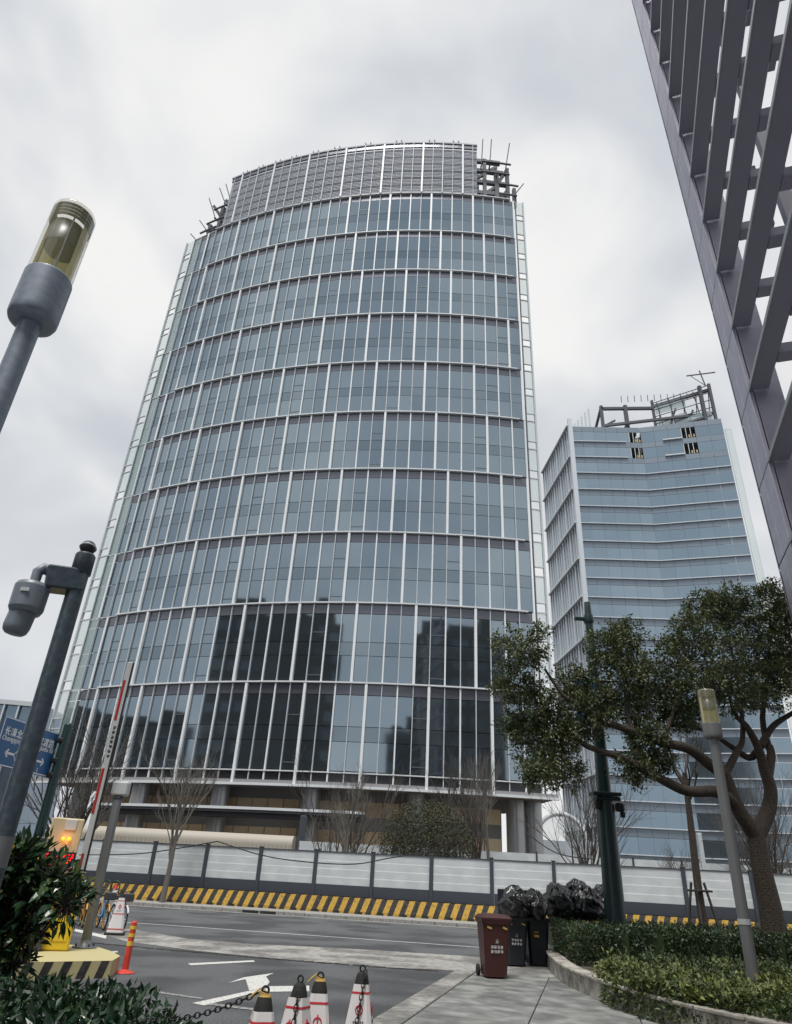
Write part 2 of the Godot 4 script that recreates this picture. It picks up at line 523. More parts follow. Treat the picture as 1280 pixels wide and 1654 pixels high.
# ---------------------------------------------------------------- ground, road, pavements
func ground():
	var g := MB.new()
	g.quad(Vector3(-2500, -0.03, 2500), Vector3(2500, -0.03, 2500), Vector3(2500, -0.03, -2500), Vector3(-2500, -0.03, -2500))
	structure("ground", g.mesh(), M.soil)
	var r := MB.new()
	r.quad(road(-220, 60), road(220, 60), road(220, -35.2), road(-220, -35.2))
	structure("road", r.mesh(), M.asphalt)
	# flush pale paving that crosses the driveway
	var p := MB.new()
	p.poly(PackedVector3Array([road(-11.6, -22.0, 0.006), road(-9.0, -20.3, 0.006), road(-7.1, -20.1, 0.006), road(-4.7, -20.75, 0.006), road(-1.8, -21.1, 0.006), road(0.5, -21.4, 0.006), road(40, -21.6, 0.006),
		road(40, -17.6, 0.006), road(-1.4, -17.5, 0.006), road(-2.7, -17.15, 0.006), road(-3.8, -17.0, 0.006), road(-6.1, -17.2, 0.006), road(-7.6, -17.5, 0.006), road(-9.6, -18.3, 0.006), road(-11.2, -19.8, 0.006)]))
	structure("driveway_crossing", p.mesh(), M.paving)
	# broken asphalt edge along it
	var cr := MB.new()
	rng.seed = 12
	for k in 46:
		var u := -10.2 + k * 0.2 + rng.randf_range(-0.04, 0.04)
		var w := -17.06 - 0.02 * absf(u + 4.0) * absf(u + 4.0) * 0.6 + 0.07
		if u < -1.9:
			cr.bevel(T(road(u, w + rng.randf_range(-0.03, 0.03), 0.004), 0.19 + rng.randf_range(-0.2, 0.2)), Vector3(rng.randf_range(0.12, 0.3), 0.03, rng.randf_range(0.03, 0.1)), 0.01)
	structure("asphalt_edge", cr.mesh(), M.stripe_black)
	# markings
	var lines := [
		["lane_line", [road(-160, -24.47, 0.005), road(160, -24.47, 0.005), road(160, -24.33, 0.005), road(-160, -24.33, 0.005)], "line_paint"],
		["edge_line", [road(-160, -31.06, 0.005), road(-16, -31.06, 0.005), road(-16, -30.94, 0.005), road(-160, -30.94, 0.005)], "worn_paint"],
		["gutter", [road(-160, -35.2, 0.004), road(160, -35.2, 0.004), road(160, -34.75, 0.004), road(-160, -34.75, 0.004)], "concrete"],
		["bay_line", [on_level(121, 1500, 0.006), on_level(173, 1511, 0.006), on_level(171, 1516, 0.006), on_level(120, 1504, 0.006)], "line_paint"],
		["dash_line", [on_level(100, 1543, 0.006), on_level(190, 1536, 0.006), on_level(191, 1538, 0.006), on_level(100, 1546.5, 0.006)], "line_paint"],
		["dash_line", [on_level(304, 1556, 0.006), on_level(410, 1551, 0.006), on_level(412, 1553.4, 0.006), on_level(308, 1559, 0.006)], "line_paint"],
		["arrow_head", [on_level(369, 1587.5, 0.006), on_level(394, 1578.5, 0.006), on_level(443, 1571.5, 0.006), on_level(430, 1577, 0.006), on_level(436, 1586, 0.006), on_level(428, 1596.5, 0.006), on_level(403, 1600, 0.006), on_level(397, 1581.5, 0.006)], "line_paint"],
		["arrow_stem", [on_level(403.5, 1600.3, 0.006), on_level(428, 1596.9, 0.006), on_level(418, 1602, 0.006), on_level(330, 1624, 0.006), on_level(311, 1620, 0.006)], "line_paint"],
		["arrow_stem", [on_level(435, 1593, 0.006), on_level(500, 1592, 0.006), on_level(500, 1601, 0.006), on_level(424, 1602, 0.006), on_level(429.5, 1597, 0.006)], "line_paint"],
		["worn_line", [on_level(250, 1600, 0.006), on_level(330, 1612, 0.006), on_level(326, 1614, 0.006), on_level(250, 1603, 0.006)], "worn_paint"],
		["worn_line", [on_level(340, 1620, 0.006), on_level(415, 1629, 0.006), on_level(412, 1632, 0.006), on_level(338, 1623, 0.006)], "worn_paint"],
	]
	for l in lines:
		var q := MB.new()
		q.poly(PackedVector3Array(l[1]))
		structure(l[0], q.mesh(), M[l[2]])
	# far pavement with kerb stones
	var fp := MB.new()
	fp.prism(PackedVector3Array([road(-160, -35.42, 0), road(160, -35.42, 0), road(160, -46, 0), road(-160, -46, 0)]), 0.14)
	var fpn := structure("far_pavement", fp.mesh(), M.concrete)
	var ks := MB.new()
	ks.bevel(Transform3D(), Vector3(0.985, 0.27, 0.19), 0.02)
	var ksm := ks.mesh()
	var yaw := atan2(-RA.z, RA.x)
	rng.seed = 31
	for k in range(-38, 22):
		part(fpn, "kerb_stone", ksm, M.kerb_stone, T(road(k + 0.5, -35.3 + rng.randf_range(-0.008, 0.008), 0.02 + rng.randf_range(-0.006, 0.006)), yaw + rng.randf_range(-0.008, 0.008)))
	var dr := MB.new()
	dr.box(T(road(-12.6, -35.19, 0.07), yaw), Vector3(0.75, 0.1, 0.03))
	var dr2 := MB.new()
	dr2.box(T(road(-11.75, -35.19, 0.07), yaw), Vector3(0.75, 0.1, 0.03))
	for d in [dr, dr2]:
		part(fpn, "storm_drain", d.mesh(), M.black_plastic)
	# near plaza of large slabs
	var pz := MB.new()
	var e0 := Vector3(1.88, 0, -17.49)
	var ed := Vector3(-0.2642, 0, 0.9645)
	var ex := Vector3(0.9645, 0, 0.2642)
	var flat := func(a: float, b: float, y: float) -> Vector3:
		return e0 + ed * a + ex * b + Vector3(0, y, 0)
	pz.quad(flat.call(24.0, 0.0, 0.008), flat.call(24.0, 12.0, 0.008), flat.call(0.0, 12.0, 0.008), flat.call(0.0, 0.0, 0.008))
	var pzn := structure("plaza", pz.mesh(), M.asphalt)
	var byaw := atan2(-ex.z, ex.x)
	var sl := MB.new(); sl.bevel(Transform3D(), Vector3(1.485, 0.04, 1.485), 0.006)
	var slm := sl.mesh()
	rng.seed = 8
	for a in 15:
		for b in 4:
			part(pzn, "slab", slm, M["slab%d" % rng.randi_range(0, 2)], Transform3D(Basis(Vector3.UP, byaw), flat.call(0.75 + a * 1.5, 0.42 + 0.75 + b * 1.5, 0.012 + rng.randf_range(-0.002, 0.002))))
	var st := MB.new(); st.bevel(Transform3D(), Vector3(0.4, 0.06, 1.48), 0.012)
	var stm := st.mesh()
	for a in 15:
		part(pzn, "edge_stone", stm, M.paving, Transform3D(Basis(Vector3.UP, byaw), flat.call(0.75 + a * 1.5, 0.2, 0.01)))

# ---------------------------------------------------------------- the curved tower
func tp(a_deg: float, r: float, y: float) -> Vector3:
	var a := deg_to_rad(a_deg)
	return TC + Vector3(sin(a) * r, y, cos(a) * r)

func arc_basis(a_deg: float) -> Basis:
	return Basis(Vector3.UP, deg_to_rad(a_deg))   # local +z points out of the facade

func arc_strip(m: MB, a0: float, a1: float, r0: float, r1: float, y0: float, y1: float, step := 1.05):
	var n := maxi(1, int(ceil((a1 - a0) / step)))
	for k in n:
		var a := lerpf(a0, a1, float(k) / n); var b := lerpf(a0, a1, float(k + 1) / n)
		m.quad(tp(a, r1, y0), tp(b, r1, y0), tp(b, r1, y1), tp(a, r1, y1))
		m.quad(tp(b, r0, y0), tp(a, r0, y0), tp(a, r0, y1), tp(b, r0, y1))
		m.quad(tp(a, r1, y1), tp(b, r1, y1), tp(b, r0, y1), tp(a, r0, y1))
		m.quad(tp(a, r0, y0), tp(b, r0, y0), tp(b, r1, y0), tp(a, r1, y0))
	m.quad(tp(a0, r0, y0), tp(a0, r1, y0), tp(a0, r1, y1), tp(a0, r0, y1))
	m.quad(tp(a1, r1, y0), tp(a1, r0, y0), tp(a1, r0, y1), tp(a1, r1, y1))

func tower():
	var t := thing("curved_glass_tower", "tall curved glass office tower with white fins and unfinished louvred crown", "building")
	rng.seed = 101
	var RG := TR - 0.38
	# dark body behind the glass
	var body := MB.new()
	var outline := PackedVector3Array()
	for k in 33:
		outline.append(tp(lerpf(-28.5, 6.3, k / 32.0), TR - 0.85, 9.9))
	outline.append(tp(6.3, TR - 16.0, 9.9)); outline.append(tp(-10.0, TR - 26.0, 9.9)); outline.append(tp(-28.5, TR - 12.0, 9.9))
	body.prism(outline, 86.6)
	part(t, "body", body.mesh(), M.core)
	var sof := MB.new()
	var so := PackedVector3Array()
	for k in 33:
		so.append(tp(lerpf(-30.4, 7.15, k / 32.0), TR - 0.1, 9.42))
	so.append(tp(7.15, TR - 18.0, 9.42)); so.append(tp(-10.0, TR - 27.0, 9.42)); so.append(tp(-30.4, TR - 14.0, 9.42))
	sof.prism(so, 0.4)
	for k in so.size():
		pass
	var sd := MB.new()
	var dn := so.duplicate()
	dn.reverse()
	var ix := Geometry2D.triangulate_polygon(PackedVector2Array(Array(so).map(func(p): return Vector2(p.x, p.z))))
	for k in range(0, ix.size(), 3):
		var a := so[ix[k]]; var b := so[ix[k + 1]]; var c := so[ix[k + 2]]
		if (b - a).cross(c - a).y > 0.0:
			sof.tri(a, c, b)
		else:
			sof.tri(a, b, c)
	part(t, "soffit", sof.mesh(), M.soffit)
	var lip := MB.new(); arc_strip(lip, -30.7, 7.2, TR - 0.3, TR + 0.06, 9.28, 9.5)
	part(t, "soffit_edge", lip.mesh(), M.ledge)
	# pane positions: module lines at -8.55 + 1.05 n
	var panes := []; var spands := []; var fins := []; var lines := []
	for k in 10:
		var y0: float = LEVEL[k]; var y1: float = LEVEL[k + 1]
		var h := y1 - y0
		for n in range(-20, 14):
			var a0 := -8.55 + MOD * n; var a1 := a0 + MOD
			if a1 > 6.4: continue
			var am := (a0 + a1) * 0.5
			var flush := n < -17
			var r := RG - (0.1 if flush else 0.0)
			var sp := 0.14
			var win := posmod(n * 3 + k * 5, 8) == 2
			panes.append([am, r, lerpf(y0, y1, 0.015), lerpf(y0, y1, 0.328), n < -19, n, k])
			spands.append([am, r, lerpf(y0, y1, 0.334), lerpf(y0, y1, 0.496), 1, n < -19])
			panes.append([am, r, lerpf(y0, y1, 0.502), lerpf(y0, y1, 1.0 - sp - 0.004), n < -19, n, k])
			spands.append([am, r, lerpf(y0, y1, 1.0 - sp + 0.004), y1 - 0.12, 0, n < -19])
			if win and not flush:
				lines.append([am, r, lerpf(y0, y1, 0.09)]); lines.append([am, r, lerpf(y0, y1, 0.62)])
		for n in range(-20, 15):
			var a := -8.55 + MOD * n
			if a > 6.5: continue
			var ph := posmod(n + k + 1, 4)
			fins.append([a, y0, y1 - 0.1, ph, n < -17 or n > 13])
	# base row under the first ledge
	for n in range(-20, 14):
		var a0 := -8.55 + MOD * n
		if a0 + MOD > 6.4: continue
		spands.push_front([a0 + MOD * 0.5, RG, 9.52, 10.62, 2, false])
	var wide := TR * deg_to_rad(MOD)
	var unit := MB.new(); unit.box(Transform3D(), Vector3.ONE)
	var um := unit.mesh()
	var merged := {}
	var singles := 0
	for q in panes:
		var mt: Material = M.end_glass if q[4] else M["pane%d" % rng.randi_range(0, 3)]
		var b := arc_basis(q[0] + rng.randf_range(-0.3, 0.3)) * Basis(Vector3.RIGHT, rng.randf_range(-0.004, 0.004))
		var xf := Transform3D(b.scaled_local(Vector3(wide * 0.985, q[3] - q[2], 0.04)), tp(q[0], q[1], (q[2] + q[3]) * 0.5))
		if singles < 300:
			part(t, "pane", um, mt, xf); singles += 1
		else:
			if not merged.has(mt): merged[mt] = MB.new()
			merged[mt].box(xf, Vector3.ONE)
	join(t, "upper_panes", merged)
	merged = {}; singles = 0
	for q in spands:
		var mt: Material = M.end_glass if q[5] else (M.spandrel if q[4] == 0 else (M["midpane%d" % rng.randi_range(0, 3)] if q[4] == 1 else M.spandrel_dark))
		var xf := Transform3D(arc_basis(q[0]).scaled_local(Vector3(wide * 0.985, q[3] - q[2], 0.04)), tp(q[0], q[1] - 0.01, (q[2] + q[3]) * 0.5))
		if singles < 300:
			part(t, "spandrel_panel", um, mt, xf); singles += 1
		else:
			if not merged.has(mt): merged[mt] = MB.new()
			merged[mt].box(xf, Vector3.ONE)
	join(t, "upper_spandrels", merged)
	merged = {}; singles = 0
	for q in fins:
		var w: float = [0.27, 0.085, 0.15, 0.085][q[3]]
		var d: float = (0.3 if q[3] == 0 else 0.2) if not q[4] else 0.14
		var mt: Material = M.fin_white if q[3] % 2 == 0 else M.fin_grey
		var low: float = q[1] - (1.25 if q[1] < 11.0 else 0.0)
		var xf := Transform3D(arc_basis(q[0]).scaled_local(Vector3(w, q[2] - low, d)), tp(q[0], RG + d * 0.5 + 0.01, (low + q[2]) * 0.5))
		if singles < 300:
			part(t, "fin", um, mt, xf); singles += 1
		else:
			if not merged.has(mt): merged[mt] = MB.new()
			merged[mt].box(xf, Vector3.ONE)
	join(t, "upper_fins", merged)
	merged = {M.frame_line: MB.new()}
	for q in lines:
		merged[M.frame_line].box(Transform3D(arc_basis(q[0]), tp(q[0], q[1] + 0.03, q[2])), Vector3(wide * 0.9, 0.09, 0.05))
	join(t, "vent_frames", merged)
	# ledges
	for k in 11:
		var l := MB.new()
		var y: float = LEVEL[k]
		if k == 0:
			arc_strip(l, -26.5, 6.4, RG - 0.05, RG + 0.3, y - 0.11, y + 0.0)
		else:
			arc_strip(l, -8.55 - MOD * 17 - 0.1, 5.75, RG - 0.05, TR - 0.03, y - 0.07, y + 0.08)
		part(t, "ledge", l.mesh(), M.ledge)
		if k > 0:
			var l2 := MB.new()
			arc_strip(l2, -29.6, -26.5, RG - 0.14, RG + 0.0, y - 0.06, y + 0.06)
			part(t, "ledge", l2.mesh(), M.fin_grey)
	# open glass ladders at both ends
	for s in [[-30.75, -29.6], [6.4, 7.2]]:
		var r := RG - 0.05
		var outer: float = s[0] if s[0] < 0 else s[1]
		var inner: float = s[1] if s[0] < 0 else s[0]
		var sm := MB.new()
		sm.box(Transform3D(arc_basis(outer), tp(outer, r, (9.5 + 96.8) * 0.5)), Vector3(0.2, 87.3, 0.35))
		var scr := part(t, "end_screen", sm.mesh(), M.fin_grey)
		var im := MB.new()
		im.box(Transform3D(arc_basis(inner), tp(inner, r, (9.5 + 96.8) * 0.5)), Vector3(0.14, 87.3, 0.2))
		part(scr, "inner_post", im.mesh(), M.frame_line)
		var ww := absf(outer - inner) * deg_to_rad(1) * TR
		var mid := (outer + inner) * 0.5
		for k in 10:
			for f in 2:
				var y: float = lerpf(LEVEL[k], LEVEL[k + 1], f * 0.5)
				var y2: float = lerpf(LEVEL[k], LEVEL[k + 1], f * 0.5 + 0.5)
				for yy in [y + 0.1, y + 1.25]:
					part(scr, "rung", um, M.fin_grey, Transform3D(arc_basis(mid).scaled_local(Vector3(ww - 0.1, 0.13, 0.16)), tp(mid, r, yy)))
				part(scr, "screen_pane", um, M.clear_glass, Transform3D(arc_basis(mid).scaled_local(Vector3(ww - 0.16, y2 - y - 1.3, 0.02)), tp(mid, r, (y + y2) * 0.5 + 0.6)))
	crown(t, um)
	podium(t, um)

func join(t: Node, called: String, merged: Dictionary):
	for m in merged:
		var o := part(t, called, merged[m].mesh(), m)
		o.set_meta("kind", "stuff")

func crown(t: Node3D, um: Mesh):
	var cb := MB.new(); arc_strip(cb, -25.8, 2.45, TR - 0.25, TR + 0.1, 109.1, 109.4)
	var cr := part(t, "crown_screen", cb.mesh(), M.slat_blue)
	# slats, in groups of four with a gap after each
	rng.seed = 55
	for k in 34:
		var y := 97.15 + k * 0.352
		if k > 30: continue
		var l := MB.new()
		arc_strip(l, -25.7, 2.4, TR - 0.3, TR - 0.1, y, y + (0.09 if k % 5 != 4 else 0.04), 2.1)
		part(cr, "slat", l.mesh(), M.slat if k % 5 != 4 else M.slat_blue)
	var topb := MB.new(); arc_strip(topb, -25.75, 2.42, TR - 0.28, TR - 0.02, 108.2, 109.05, 2.1)
	part(cr, "fascia", topb.mesh(), M.spandrel)
	for n in range(-17, 12):
		var a := -8.55 + MOD * n
		if a > 2.5 or a < -25.9: continue
		var ph := posmod(n + 11, 4)
		var w: float = [0.26, 0.07, 0.14, 0.07][ph]
		part(cr, "crown_fin", um, M.fin_white if ph == 0 else M.fin_grey, Transform3D(arc_basis(a).scaled_local(Vector3(w, 12.3, 0.2)), tp(a, TR + 0.02, 102.95)))
	# beams and posts of the frame behind the slats, running on bare at both ends
	for y in [99.2, 101.9, 104.7, 107.2]:
		var b := MB.new(); arc_strip(b, -28.2 + (y - 99.2) * 0.28, 6.1 - (y - 99.2) * 0.12, TR - 1.9, TR - 1.4, y, y + 0.75, 2.1)
		part(cr, "ring_beam", b.mesh(), M.steel_dark)
	for k in 12:
		var a := -27.2 + k * 2.9
		var hh := 10.5 if a > -26.0 and a < 4.0 else 7.6
		var b := MB.new(); b.box(Transform3D(arc_basis(a), tp(a, TR - 1.65, 96.9 + hh * 0.5)), Vector3(0.7, hh, 0.7))
		part(cr, "frame_post", b.mesh(), M.steel_dark)
	for s in [[-27.2, -24.3], [1.8, 4.7], [4.7, 6.0], [-29.0, -27.2]]:
		for y in [97.0, 102.0]:
			var b := MB.new(); b.bar(tp(s[0], TR - 1.65, y + (4.5 if s[0] < 0 else 0.0)), tp(s[1], TR - 1.65, y + (0.0 if s[0] < 0 else 4.5)), 0.4, 0.5)
			part(cr, "brace", b.mesh(), M.steel_dark)
	for s in [[-28.6, 97.0, 4.0], [5.9, 97.0, 9.0], [3.4, 97.0, 11.0], [6.6, 97.0, 4.5]]:
		var b := MB.new()
		b.box(Transform3D(arc_basis(s[0]), tp(s[0], TR - 1.6, s[1] + s[2] * 0.5)), Vector3(0.55, s[2], 0.55))
		part(cr, "frame_post", b.mesh(), M.steel_dark)
	var wall := MB.new(); arc_strip(wall, -25.0, 3.0, TR - 3.4, TR - 3.2, 97.0, 107.8, 2.1)  # added tinted sheet: darkens the gaps between slats like an unlit interior
	part(cr, "gap_shade_sheet", wall.mesh(), M.end_glass)
	var rf := MB.new()
	var o := PackedVector3Array()
	for k in 33:
		o.append(tp(lerpf(-29.6, 6.4, k / 32.0), TR - 0.45, 96.55))
	o.append(tp(6.4, TR - 16.0, 96.55)); o.append(tp(-10.0, TR - 26.0, 96.55)); o.append(tp(-29.6, TR - 12.0, 96.55))
	rf.prism(o, 0.2)
	part(cr, "roof_deck", rf.mesh(), M.core)
	# paired rods standing along the rim
	for x in [[-24.3, 109], [-22.2, 109], [-20.0, 109], [-18.0, 109], [-15.4, 109], [-12.9, 109], [-9.4, 109], [-6.0, 109], [-2.4, 109], [0.2, 109]]:
		for d in [-0.28, 0.28]:
			var b := MB.new()
			var p := tp(x[0] + d, TR - 0.4, 109.2)
			b.rod(p, p + Vector3(-0.08, 1.5, 0), 0.07, 5); b.box(T(p + Vector3(0, 1.0, 0)), Vector3(0.28, 0.22, 0.22))
			part(cr, "rim_rod", b.mesh(), M.steel_dark)
	for s in [[3.0, 106.0, 6.5, 0.3], [3.9, 106.0, 6.7, 0.4], [5.6, 105.0, 7.2, 0.9], [-26.2, 105.8, 3.4, -1.2], [-26.8, 105.0, 3.6, -1.5], [-27.8, 102.0, 4.6, -1.8], [-28.8, 99.6, 2.0, -1.4], [-29.6, 97.0, 1.8, -1.5], [6.6, 99.5, 2.6, 1.4], [4.6, 104.0, 3.0, 0.2]]:
		var b := MB.new()
		var p := tp(s[0], TR - 0.9, s[1])
		b.rod(p, p + Vector3(s[3], s[2], 0), 0.09, 5)
		b.bar(p + Vector3(0, -0.3, 0), tp(s[0], TR - 1.7, s[1] - 0.3), 0.2, 0.3)
		part(cr, "scaffold_pole", b.mesh(), M.steel_dark)
	for s in [[3.0, 6.2, 106.2], [3.0, 6.0, 103.6], [-28.0, -25.9, 103.4], [-28.6, -26.0, 100.2], [4.8, 6.9, 101.0], [4.8, 6.7, 98.6], [-29.3, -27.0, 98.4]]:
		var b := MB.new(); arc_strip(b, s[0], s[1], TR - 0.8, TR - 0.55, s[2], s[2] + 0.22)
		part(cr, "guard_rail", b.mesh(), M.steel_dark)

func podium(t: Node3D, um: Mesh):
	# round columns, set-back glazed base covered with tan film, entrance canopy
	for x in [[-24.9, -76.9], [-16.1, -74.6], [-6.85, -73.0], [13.5, -73.4], [15.4, -74.3], [3.5, -72.8], [-33.0, -82.0]]:
		var c := MB.new()
		c.lathe([Vector2(0.92, 0), Vector2(0.92, 9.4)], 28, T(Vector3(x[0], 0, x[1])))
		part(t, "column", c.mesh(), M.column)
	rng.seed = 66
	var back := MB.new(); arc_strip(back, -26.5, 4.0, TR - 4.0, TR - 3.6, 0.0, 9.42)
	var bw := part(t, "base_wall", back.mesh(), M.core)
	for n in range(-20, 12):
		var a := -8.0 + n * 1.14
		if a < -26 or a > 3.5: continue
		var ww := deg_to_rad(1.14) * (TR - 3.6) * 0.94
		part(bw, "film_pane", um, M.tan_film if rng.randf() < 0.6 else M.tan_film2, Transform3D(arc_basis(a).scaled_local(Vector3(ww, 2.6, 0.05)), tp(a, TR - 3.55, 4.5)))
		part(bw, "film_pane", um, M.tan_film if rng.randf() < 0.5 else M.tan_film2, Transform3D(arc_basis(a).scaled_local(Vector3(ww, 1.4, 0.05)), tp(a, TR - 3.55, 7.75)))
		part(bw, "film_pane", um, M.tan_film2, Transform3D(arc_basis(a).scaled_local(Vector3(ww, 2.6, 0.05)), tp(a, TR - 3.55, 1.6)))
	var cn := MB.new(); arc_strip(cn, -23.3, -5.0, TR - 1.0, TR + 0.9, 6.75, 6.98)
	var can := part(t, "canopy", cn.mesh(), M.steel_dark)
	var ce := MB.new(); arc_strip(ce, -23.4, -4.9, TR + 0.86, TR + 1.0, 6.98, 7.22)
	part(can, "canopy_edge", ce.mesh(), M.ledge)
	var u := MB.new(); arc_strip(u, -23.2, -5.1, TR - 0.9, TR + 0.4, 6.35, 6.72)
	part(can, "canopy_beam", u.mesh(), M.steel_dark)

# ---------------------------------------------------------------- second tower with a folded front
func folded_tower():
	var t := thing("folded_glass_tower", "blue banded glass tower with folded front and bare steel crown, beyond tree", "building")
	var A := Vector3(37.5, 0, -148.3); var B := Vector3(38.9, 0, -127.4); var C := Vector3(54.5, 0, -126.4); var D := Vector3(70.9, 0, -121.3)
	var unit := MB.new(); unit.box(Transform3D(), Vector3.ONE)
	var um := unit.mesh()
	var top := 96.0
	var fl := 4.19
	var body := MB.new()
	var cen := Vector3(54, 0, -140)
	var ins := func(p: Vector3) -> Vector3: return p + (cen - p).normalized() * 4.5
	body.prism(PackedVector3Array([ins.call(A), ins.call(B), ins.call(C), ins.call(D), Vector3(72, 0, -150), Vector3(40, 0, -155)]), top - 0.3)
	part(t, "body", body.mesh(), M.core)
	rng.seed = 77
	var holes := {}
	for seg in [[B, C, 0], [C, D, 1]]:
		var p: Vector3 = seg[0]; var q: Vector3 = seg[1]
		var dir := (q - p).normalized()
		var len := p.distance_to(q)
		var nrm := Vector3(-dir.z, 0, dir.x)
		if nrm.z < 0: nrm = -nrm
		var bas := Basis(dir, Vector3.UP, dir.cross(Vector3.UP))
		var n := 6
		for k in 23:
			var y1 := top - 0.4 - fl * k
			if y1 < 4: continue
			var y0 := y1 - fl
			for j in n:
				var c := p + dir * (len * (j + 0.5) / n)
				part(t, "band_panel", um, M.grey_band, Transform3D(bas.scaled_local(Vector3(len / n - 0.05, 1.35, 0.08)), c + Vector3(0, y1 - 0.72, 0)))
				var hole: bool = (seg[2] == 0 and j == 5 and (k == 0 or k == 1)) or (seg[2] == 1 and j == 3 and (k == 0 or k == 1))
				if hole:
					for w in 3:
						part(t, "bay_post", um, M.fin_grey, Transform3D(bas.scaled_local(Vector3(0.14, fl - 1.45, 0.14)), p + dir * (len * (j + (w + 0.0) / 3.0) / n) + Vector3(0, y0 + (fl - 1.45) * 0.5, 0)))
						if w != 0:
							part(t, "timber_board", um, M.wood_yellow, Transform3D(bas.scaled_local(Vector3(0.3, 0.7, 0.06)), p + dir * (len * (j + (w + 0.6) / 3.0) / n) + Vector3(0, y0 + 0.5, 0)))
				else:
					part(t, "pane", um, M["bluepane%d" % rng.randi_range(0, 2)], Transform3D((Basis(Vector3.UP, rng.randf_range(-0.004, 0.004)) * bas).scaled_local(Vector3(len / n - 0.025, fl - 1.45, 0.06)), c + Vector3(0, y0 + (fl - 1.45) * 0.5, 0)))
			if k < 3:
				part(t, "floor_plate", um, M.concrete, Transform3D(bas.scaled_local(Vector3(len - 0.2, 0.3, 5.5)), (p + q) * 0.5 - nrm * 2.85 + Vector3(0, y0 + fl - 0.3, 0)))
			var skip: bool = k < 2 and seg[2] == 1
			if not skip:
				part(t, "ledge", um, M.pale_line, Transform3D(bas.scaled_local(Vector3(len + (0.0 if k > 1 else -3.5), 0.16, 0.35)), (p + q) * 0.5 + nrm * 0.2 + Vector3(0, y0 + 0.02, 0) - (dir * 1.75 if k < 2 else Vector3.ZERO)))
			else:
				part(t, "ledge", um, M.pale_line, Transform3D(bas.scaled_local(Vector3(4.0, 0.25, 0.5)), p + dir * 6.5 + nrm * 0.2 + Vector3(0, y0 + 0.02, 0)))
	# left flank with fins
	var dl := (A - B).normalized()
	var nl := Vector3(-1, 0, 0.07).normalized()
	var bl := Basis(dl, Vector3.UP, dl.cross(Vector3.UP))
	var ll := A.distance_to(B)
	for k in 11:
		var y1 := top - 0.2 - fl * 2 * k
		var y0 := maxf(y1 - fl * 2, 1.0)
		for j in 9:
			part(t, "flank_pane", um, M["bluepane%d" % rng.randi_range(0, 2)], Transform3D(bl.scaled_local(Vector3(ll / 9 - 0.05, y1 - y0 - 0.1, 0.06)), B + dl * (ll * (j + 0.5) / 9) + Vector3(0, (y0 + y1) * 0.5, 0)))
		for j in 14:
			var w: float = 0.5 if posmod(j + k, 3) == 0 else 0.24
			part(t, "flank_fin", um, M.pale_line, Transform3D(bl.scaled_local(Vector3(w, y1 - y0 - 0.1, 0.36)), B + dl * (ll * clampf(j / 13.0, 0.01, 0.99)) + nl * 0.3 + Vector3(0, (y0 + y1) * 0.5, 0)))
		part(t, "flank_ledge", um, M.fin_grey, Transform3D(bl.scaled_local(Vector3(ll, 0.35, 0.9)), (A + B) * 0.5 + nl * 0.45 + Vector3(0, y1, 0)))
	var cp := MB.new(); cp.box(T(B + Vector3(-0.1, top * 0.5 + 0.7, 0.15)), Vector3(0.9, top + 1.4, 0.9))
	part(t, "corner_post", cp.mesh(), M.pale_line)
	var ep := MB.new(); ep.box(T(D + Vector3(1.2, top * 0.5 - 1.5, -0.3)), Vector3(1.4, top - 3.0, 0.3))
	part(t, "end_screen", ep.mesh(), M.clear_glass)
	# steel crown
	var cz := -129.0
	var bars := [
		[Vector3(47.5, 96, -130), Vector3(47.5, 104, -130), 1.0], [Vector3(53.3, 96, -130), Vector3(53.3, 104.5, -130), 1.2], [Vector3(47.5, 103.2, -130), Vector3(60, 104.2, -130), 1.0],
		[Vector3(47.5, 98.2, -130), Vector3(72, 100.6, -126), 0.9], [Vector3(60, 104.6, -130), Vector3(71.5, 106.5, -125), 1.0], [Vector3(60, 96, -130), Vector3(60, 106.5, -130), 0.8],
		[Vector3(69.5, 96, -125), Vector3(69.5, 107.5, -125), 1.1], [Vector3(71.3, 95, -124), Vector3(71.3, 107.5, -124), 0.9], [Vector3(47.5, 98, -130), Vector3(50.5, 100.0, -130), 0.6],
		[Vector3(51.5, 96, -130), Vector3(53.3, 99.5, -130), 0.5], [Vector3(60, 97, -130), Vector3(69.5, 98.6, -125), 0.8], [Vector3(62, 96, -129), Vector3(64.5, 103, -128), 0.6], [Vector3(66, 96, -128), Vector3(68, 102, -127), 0.6],
		[Vector3(47.5, 103.6, -130), Vector3(47.0, 100.0, -134), 0.8]]
	for b in bars:
		var m := MB.new(); m.bar(b[0], b[1], b[2] * 0.65, b[2] * 0.65)
		part(t, "crown_beam", m.mesh(), M.steel_dark)
	var pl := [[Vector3(60.3, 0, -129.6), Vector3(66.5, 0, -127.0), 102.0, 105.2], [Vector3(60.3, 0, -129.6), Vector3(66.5, 0, -127.0), 96.3, 100.4], [Vector3(64, 0, -128), Vector3(71, 0, -124.6), 96.0, 99.5]]
	for g in pl:
		var m := MB.new(); m.quad(g[0] + Vector3(0, g[2], 0), g[1] + Vector3(0, g[2] + 0.9, 0), g[1] + Vector3(0, g[3] + 1.0, 0), g[0] + Vector3(0, g[3], 0))
		part(t, "crown_glass", m.mesh(), M.end_glass)
	for k in 9:      # thin lattice on the right half
		var x := 60.5 + k * 1.25
		var z := -129.8 + k * 0.55
		var m := MB.new(); m.rod(Vector3(x, 96.2, z), Vector3(x + (1.2 if k % 2 == 0 else -1.0), 105.2 + k * 0.2, z), 0.12, 5); part(t, "lattice_rod", m.mesh(), M.steel_dark)
